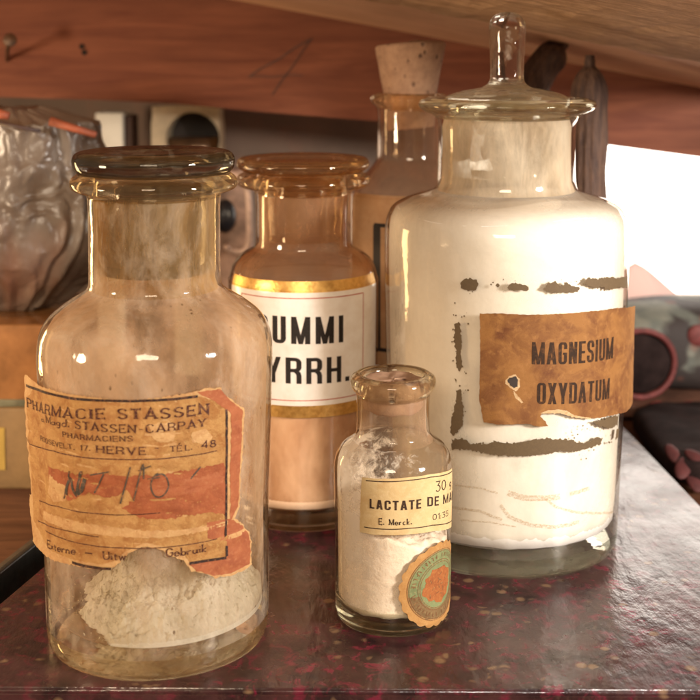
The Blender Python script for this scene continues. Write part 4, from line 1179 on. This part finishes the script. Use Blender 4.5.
cx, W_ = (a.x + b.x) / 2, (b.x - a.x) / 2
t = thing("cream_reel", "cream plastic housing with a round dark opening, above the left jar's stopper", "housing", (cx, Yc, -.02))
zc_ = a.z + .02; n = 48
# front plate with round opening
ring_o, ring_i, verts, faces = [], [], [], []
oc = Vector((.006, 0, zc_ - .029)); ro = .0235
zlow = zc_ - .075
for yy in (-.02, .02):
    for i in range(n):
        an = 2 * math.pi * i / n; cxn, szn = math.cos(an), math.sin(an)
        mx = max(abs(cxn), abs(szn)); ex = cxn / mx; ez = szn / mx
        X = ex * W_; Z = (zc_ + zlow) / 2 + ez * (zc_ - zlow) / 2
        rr = .006                                         # rounded corner
        if abs(ex) > .75 and abs(ez) > .75: X *= .97; Z = (zc_ + zlow) / 2 + ez * (zc_ - zlow) / 2 * .975
        verts.append((X, yy, Z))
    for i in range(n):
        an = 2 * math.pi * i / n; verts.append((oc.x + ro * math.cos(an), yy, oc.z + ro * math.sin(an)))
for i in range(n):
    j = (i + 1) % n
    faces += [(i, j, n + j, n + i), (2 * n + j, 2 * n + i, 3 * n + i, 3 * n + j), (i, 2 * n + i, 2 * n + j, j), (n + i, n + j, 3 * n + j, 3 * n + i)]
mesh_obj("housing", verts, faces, M_cream, t, smooth=False)
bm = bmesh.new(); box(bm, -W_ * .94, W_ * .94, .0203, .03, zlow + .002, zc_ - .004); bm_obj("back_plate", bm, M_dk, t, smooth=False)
bm = bmesh.new(); bmesh.ops.create_cone(bm, cap_ends=True, segments=40, radius1=.010, radius2=.010, depth=.044, matrix=Matrix.Translation((.004, 0, zc_ - .038)) @ Matrix.Rotation(rad(90), 4, 'Y'))
bm_obj("spool", bm, m_plain("brown_metal_spool", (.22, .13, .075), .3, .7), t)
bm = bmesh.new(); box(bm, -.012, .012, -.015, .015, 0, zlow - .0002); bm_obj("stem", bm, M_cream, t, smooth=False)

# pale looped cable with dark knob between the left jar and the white labelled jar
M_cab = m_plain("pale_cable_sheath", (.55, .40, .33), .45)
Yd = .93
t = thing("looped_cable", "pale looped cable round a black knob, between the left jar and the white labelled jar", "cable", (at(238, 260, Yd).x, Yd, 0))
pp = [(226, 246), (230, 250), (243, 251), (249, 242), (249, 220), (248, 196), (243, 181), (234, 175), (224, 178), (216, 188)]
P = [at(x, y, Yd + .004 * math.sin(i)) - t.location for i, (x, y) in enumerate(pp)]
sm = []
for i in range(len(P) - 1):
    p0, p1, p2, p3 = P[max(i - 1, 0)], P[i], P[i + 1], P[min(i + 2, len(P) - 1)]
    for q in range(6):
        u = q / 6; sm.append(.5 * (2 * p1 + (p2 - p0) * u + (2 * p0 - 5 * p1 + 4 * p2 - p3) * u * u + (3 * p1 - p0 - 3 * p2 + p3) * u ** 3))
bm_obj("cable", tube(sm, .0023, 12), M_cab, t)
a = at(225, 216, Yd + .012) - t.location
bm = bmesh.new(); bmesh.ops.create_uvsphere(bm, u_segments=28, v_segments=18, radius=.0095, matrix=Matrix.Translation(a) @ Matrix.Diagonal((.9, .9, 1.35, 1)))
bm_obj("knob", bm, m_plain("black_knob", (.012, .014, .02), .35), t)
bm = bmesh.new(); aa = at(222, 170, Yd + .02) - t.location; bb = at(252, 256, Yd + .02) - t.location
box(bm, aa.x - .012, bb.x, .021, .034, 0, aa.z, .002); bm_obj("bracket", bm, m_plain("mottled_pinkish_bracket", (.36, .24, .19), .5, 0, .4, 40, .5), t)

# black slim book at the left edge, on the shelf
g1, g2 = Vector((-.192, .545, 0)), Vector((-.150, .715, 0))
t = thing("black_folder", "slim black folder standing against the table's left edge", "folder", (g1 + g2) / 2 + Vector((0, 0, -.02)))
dd = (g2 - g1); ang = math.atan2(dd.y, dd.x)
bm = bmesh.new(); L_ = dd.length
box(bm, -L_ / 2, L_ / 2, .0035, .0075, 0, .0212, .0010)
o = bm_obj("cover", bm, m_plain("black_cloth_cover", (.014, .017, .017), .35, 0, .4, 120, .4), t); o.rotation_euler = (0, 0, ang)
bm = bmesh.new(); box(bm, -L_ / 2 + .002, L_ / 2 - .002, .0077, .0115, 0, .0195)
o = bm_obj("pages", bm, m_plain("dark_page_block", (.10, .07, .045), .7), t, smooth=False); o.rotation_euler = (0, 0, ang)

# right: pouch with red piping, dark box, pink cloth
k = NM("teal_grey_quilting"); v = k.coord()
wv = k.noise(v, 55, 5, .6, .8); vo = k.voro(v, 34)
c = k.mix(k.ramp(wv, [(.4, 0), (.6, 1)]), (.13, .14, .12), (.21, .21, .17))
c = k.mix(k.ramp(k.noise(v, 17, 3, .5, .6), [(.44, 0), (.50, 1)]), c, (.035, .026, .024))
c = k.mix(k.ramp(vo, [(.10, .5), (.2, 0)]), c, (.25, .08, .05))
M_quilt = k.end(k.pbr(Base_Color=c, Roughness=.75, Normal=k.bump(wv, .5, .002)))
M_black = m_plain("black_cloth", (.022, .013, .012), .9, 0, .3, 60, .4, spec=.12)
M_pipe = m_plain("dusty_red_piping", (.15, .030, .027), .65, 0, .3, 200, .3)
Yp = .97
c0 = at(668, 358, Yp)
t = thing("fabric_pouch", "dark quilted fabric pouch with a red piped round opening, right of the largest jar", "pouch", (c0.x, Yp + .045, at(668, 398, Yp).z + .001))
zoff = c0.z - t.location.z
verts, faces = [], []; nu, nv = 64, 40; hx, hy, hzz = .082, .045, .0345
for j in range(nv + 1):
    ph = -math.pi / 2 + math.pi * j / nv
    for i in range(nu):
        th = 2 * math.pi * i / nu
        def sp_(v_, e): return math.copysign(abs(v_) ** e, v_)
        x = hx * sp_(math.cos(ph), .55) * sp_(math.cos(th), .7); y = hy * sp_(math.cos(ph), .55) * sp_(math.sin(th), .7); z = hzz * sp_(math.sin(ph), .6)
        nn = 1 + .05 * mnoise.noise(Vector((x * 30, y * 30, z * 30)))
        z *= 1 + (.10 * x / hx if z > 0 else 0)
        verts.append((x * nn + .022, y * nn, z * nn + hzz))
for j in range(nv):
    for i in range(nu):
        b = (i + 1) % nu; faces.append((j * nu + i, j * nu + b, (j + 1) * nu + b, (j + 1) * nu + i))
mesh_obj("pouch_body", verts, faces, M_quilt, t)
rc = at(641, 364, Yp - .008) - t.location
rx, rz = 35 * Yp / F_PX, 34 * Yp / F_PX
loop = [rc + Vector((rx * math.cos(i * math.pi / 24), 0 + .004 * math.cos(i * math.pi / 24) ** 2, rz * math.sin(i * math.pi / 24))) for i in range(49)]
bm_obj("piping", tube(loop, .0023, 12, False), M_pipe, t)
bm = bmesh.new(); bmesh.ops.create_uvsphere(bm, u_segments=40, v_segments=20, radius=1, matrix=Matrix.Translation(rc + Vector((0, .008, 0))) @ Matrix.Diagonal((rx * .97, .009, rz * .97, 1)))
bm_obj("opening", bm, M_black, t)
for (x, y, r_) in ((699, 336, .009),):
    p = at(x, y, Yp) - t.location
    bm = bmesh.new(); bmesh.ops.create_uvsphere(bm, u_segments=24, v_segments=12, radius=r_, matrix=Matrix.Translation((p.x, -.0435, p.z)) @ Matrix.Diagonal((1, .3, 1, 1)))
    bm_obj("red_dot", bm, M_pipe, t)
pz = t.location.z
g9 = .945
a = at(600, 399, g9)
t = thing("dark_chest", "black chest with a brown top rail and red painted petals, under the piped pouch", "chest", (.27, g9 + .08, -.02))
H = pz - .0006 + .02
bm = bmesh.new(); box(bm, -.075, .20, -.075, .14, 0, H - .009, .002); bm_obj("chest_body", bm, M_black, t)
bm = bmesh.new(); box(bm, -.079, .205, -.079, .142, H - .0088, H, .0015); bm_obj("top_rail", bm, m_plain("brown_rail", (.14, .065, .042), .55, 0, .2, 40, .4), t)
for (x, y, s_, r_) in ((657, 405, .005, 80), (688, 404, .004, 80)):
    p = at(x, y + 1, g9 + .001) - t.location
    bm = bmesh.new(); bmesh.ops.create_uvsphere(bm, u_segments=20, v_segments=12, radius=1, matrix=Matrix.Translation((p.x, -.076, p.z)) @ Matrix.Rotation(rad(r_), 4, 'Y') @ Matrix.Diagonal((s_ * .55, .0022, s_ * 1.3, 1)))
    bm_obj("painted_petal", bm, m_plain("dull_red_paint", (.22, .035, .03), .6), t)
t = thing("flowered_cloth", "folded black cloth with dull red flower petals lying beside the table's right edge", "cloth", (.2945, .862, -.02))
verts, faces = [], []; nu, nv = 90, 40; hx, hy, hzz = .086, .072, .0115
for j in range(nv + 1):
    ph = -math.pi / 2 + math.pi * j / nv
    for i in range(nu):
        th = 2 * math.pi * i / nu
        x = hx * sp_(math.cos(ph), .32) * sp_(math.cos(th), .32); y = hy * sp_(math.cos(ph), .32) * sp_(math.sin(th), .32); z = hzz * sp_(math.sin(ph), .5)
        w_ = mnoise.noise(Vector((x * 45, y * 45, 3)))
        verts.append((x, y, max(.0001, (z + hzz) * (1 + .16 * w_))))
for j in range(nv):
    for i in range(nu):
        b = (i + 1) % nu; faces.append((j * nu + i, j * nu + b, (j + 1) * nu + b, (j + 1) * nu + i))
mesh_obj("folded_cloth", verts, faces, M_black, t)
M_pet = m_plain("dull_red_cloth_petal", (.07, .013, .012), .75, 0, .3, 120, .3)
cl = [Vector(v) for v in verts]
for (x, y, s_, r_) in ((674, 455, .0085, 15), (684, 468, .0095, -25), (697, 458, .0085, 45), (696, 480, .009, 5)):
    d = ray(x, y); best = min(cl, key=lambda v: ((v + t.location - CAM).cross(d.normalized())).length + .02 * (v.z < .004) + .1 * max(0, v.y))
    bm = bmesh.new(); bmesh.ops.create_uvsphere(bm, u_segments=20, v_segments=12, radius=1, matrix=Matrix.Translation(best) @ Matrix.Rotation(rad(30), 4, 'X') @ Matrix.Rotation(rad(r_), 4, 'Z') @ Matrix.Diagonal((s_ * .55, s_ * 1.1, .0022, 1)))
    bm_obj("petal", bm, M_pet, t)
# pink cloth
p = at(652, 316, 1.10)
t = thing("pink_cloth", "pale pink cloth peak glowing against the window behind the pouch", "cloth", (p.x, 1.10, -.02))
k = NM("thin_pink_cloth"); M_pink = k.end(k.mixsh(.6, k.node('ShaderNodeBsdfDiffuse', {'Color': (.95, .74, .70)}).outputs[0], k.node('ShaderNodeBsdfTranslucent', {'Color': (.97, .80, .76)}).outputs[0]))
verts, faces = [], []; n = 48; H = at(640, 262, 1.10).z + .02
for j in range(25):
    f = j / 24
    for i in range(n):
        a = 2 * math.pi * i / n; r = (.078 * (1 - f) ** .75 + .001) * (1 + .12 * math.cos(a * 6 + 1) * (1 - f) + .10 * mnoise.noise(Vector((math.cos(a) * 2, math.sin(a) * 2, f * 4))))
        verts.append((r * math.cos(a) - .016 * f, r * .55 * math.sin(a), H * f))
for j in range(24):
    for i in range(n):
        b = (i + 1) % n; faces.append((j * n + i, j * n + b, (j + 1) * n + b, (j + 1) * n + i))
faces.append(tuple(24 * n + a for a in range(n)))
mesh_obj("cloth_fold", verts, faces, M_pink, t)
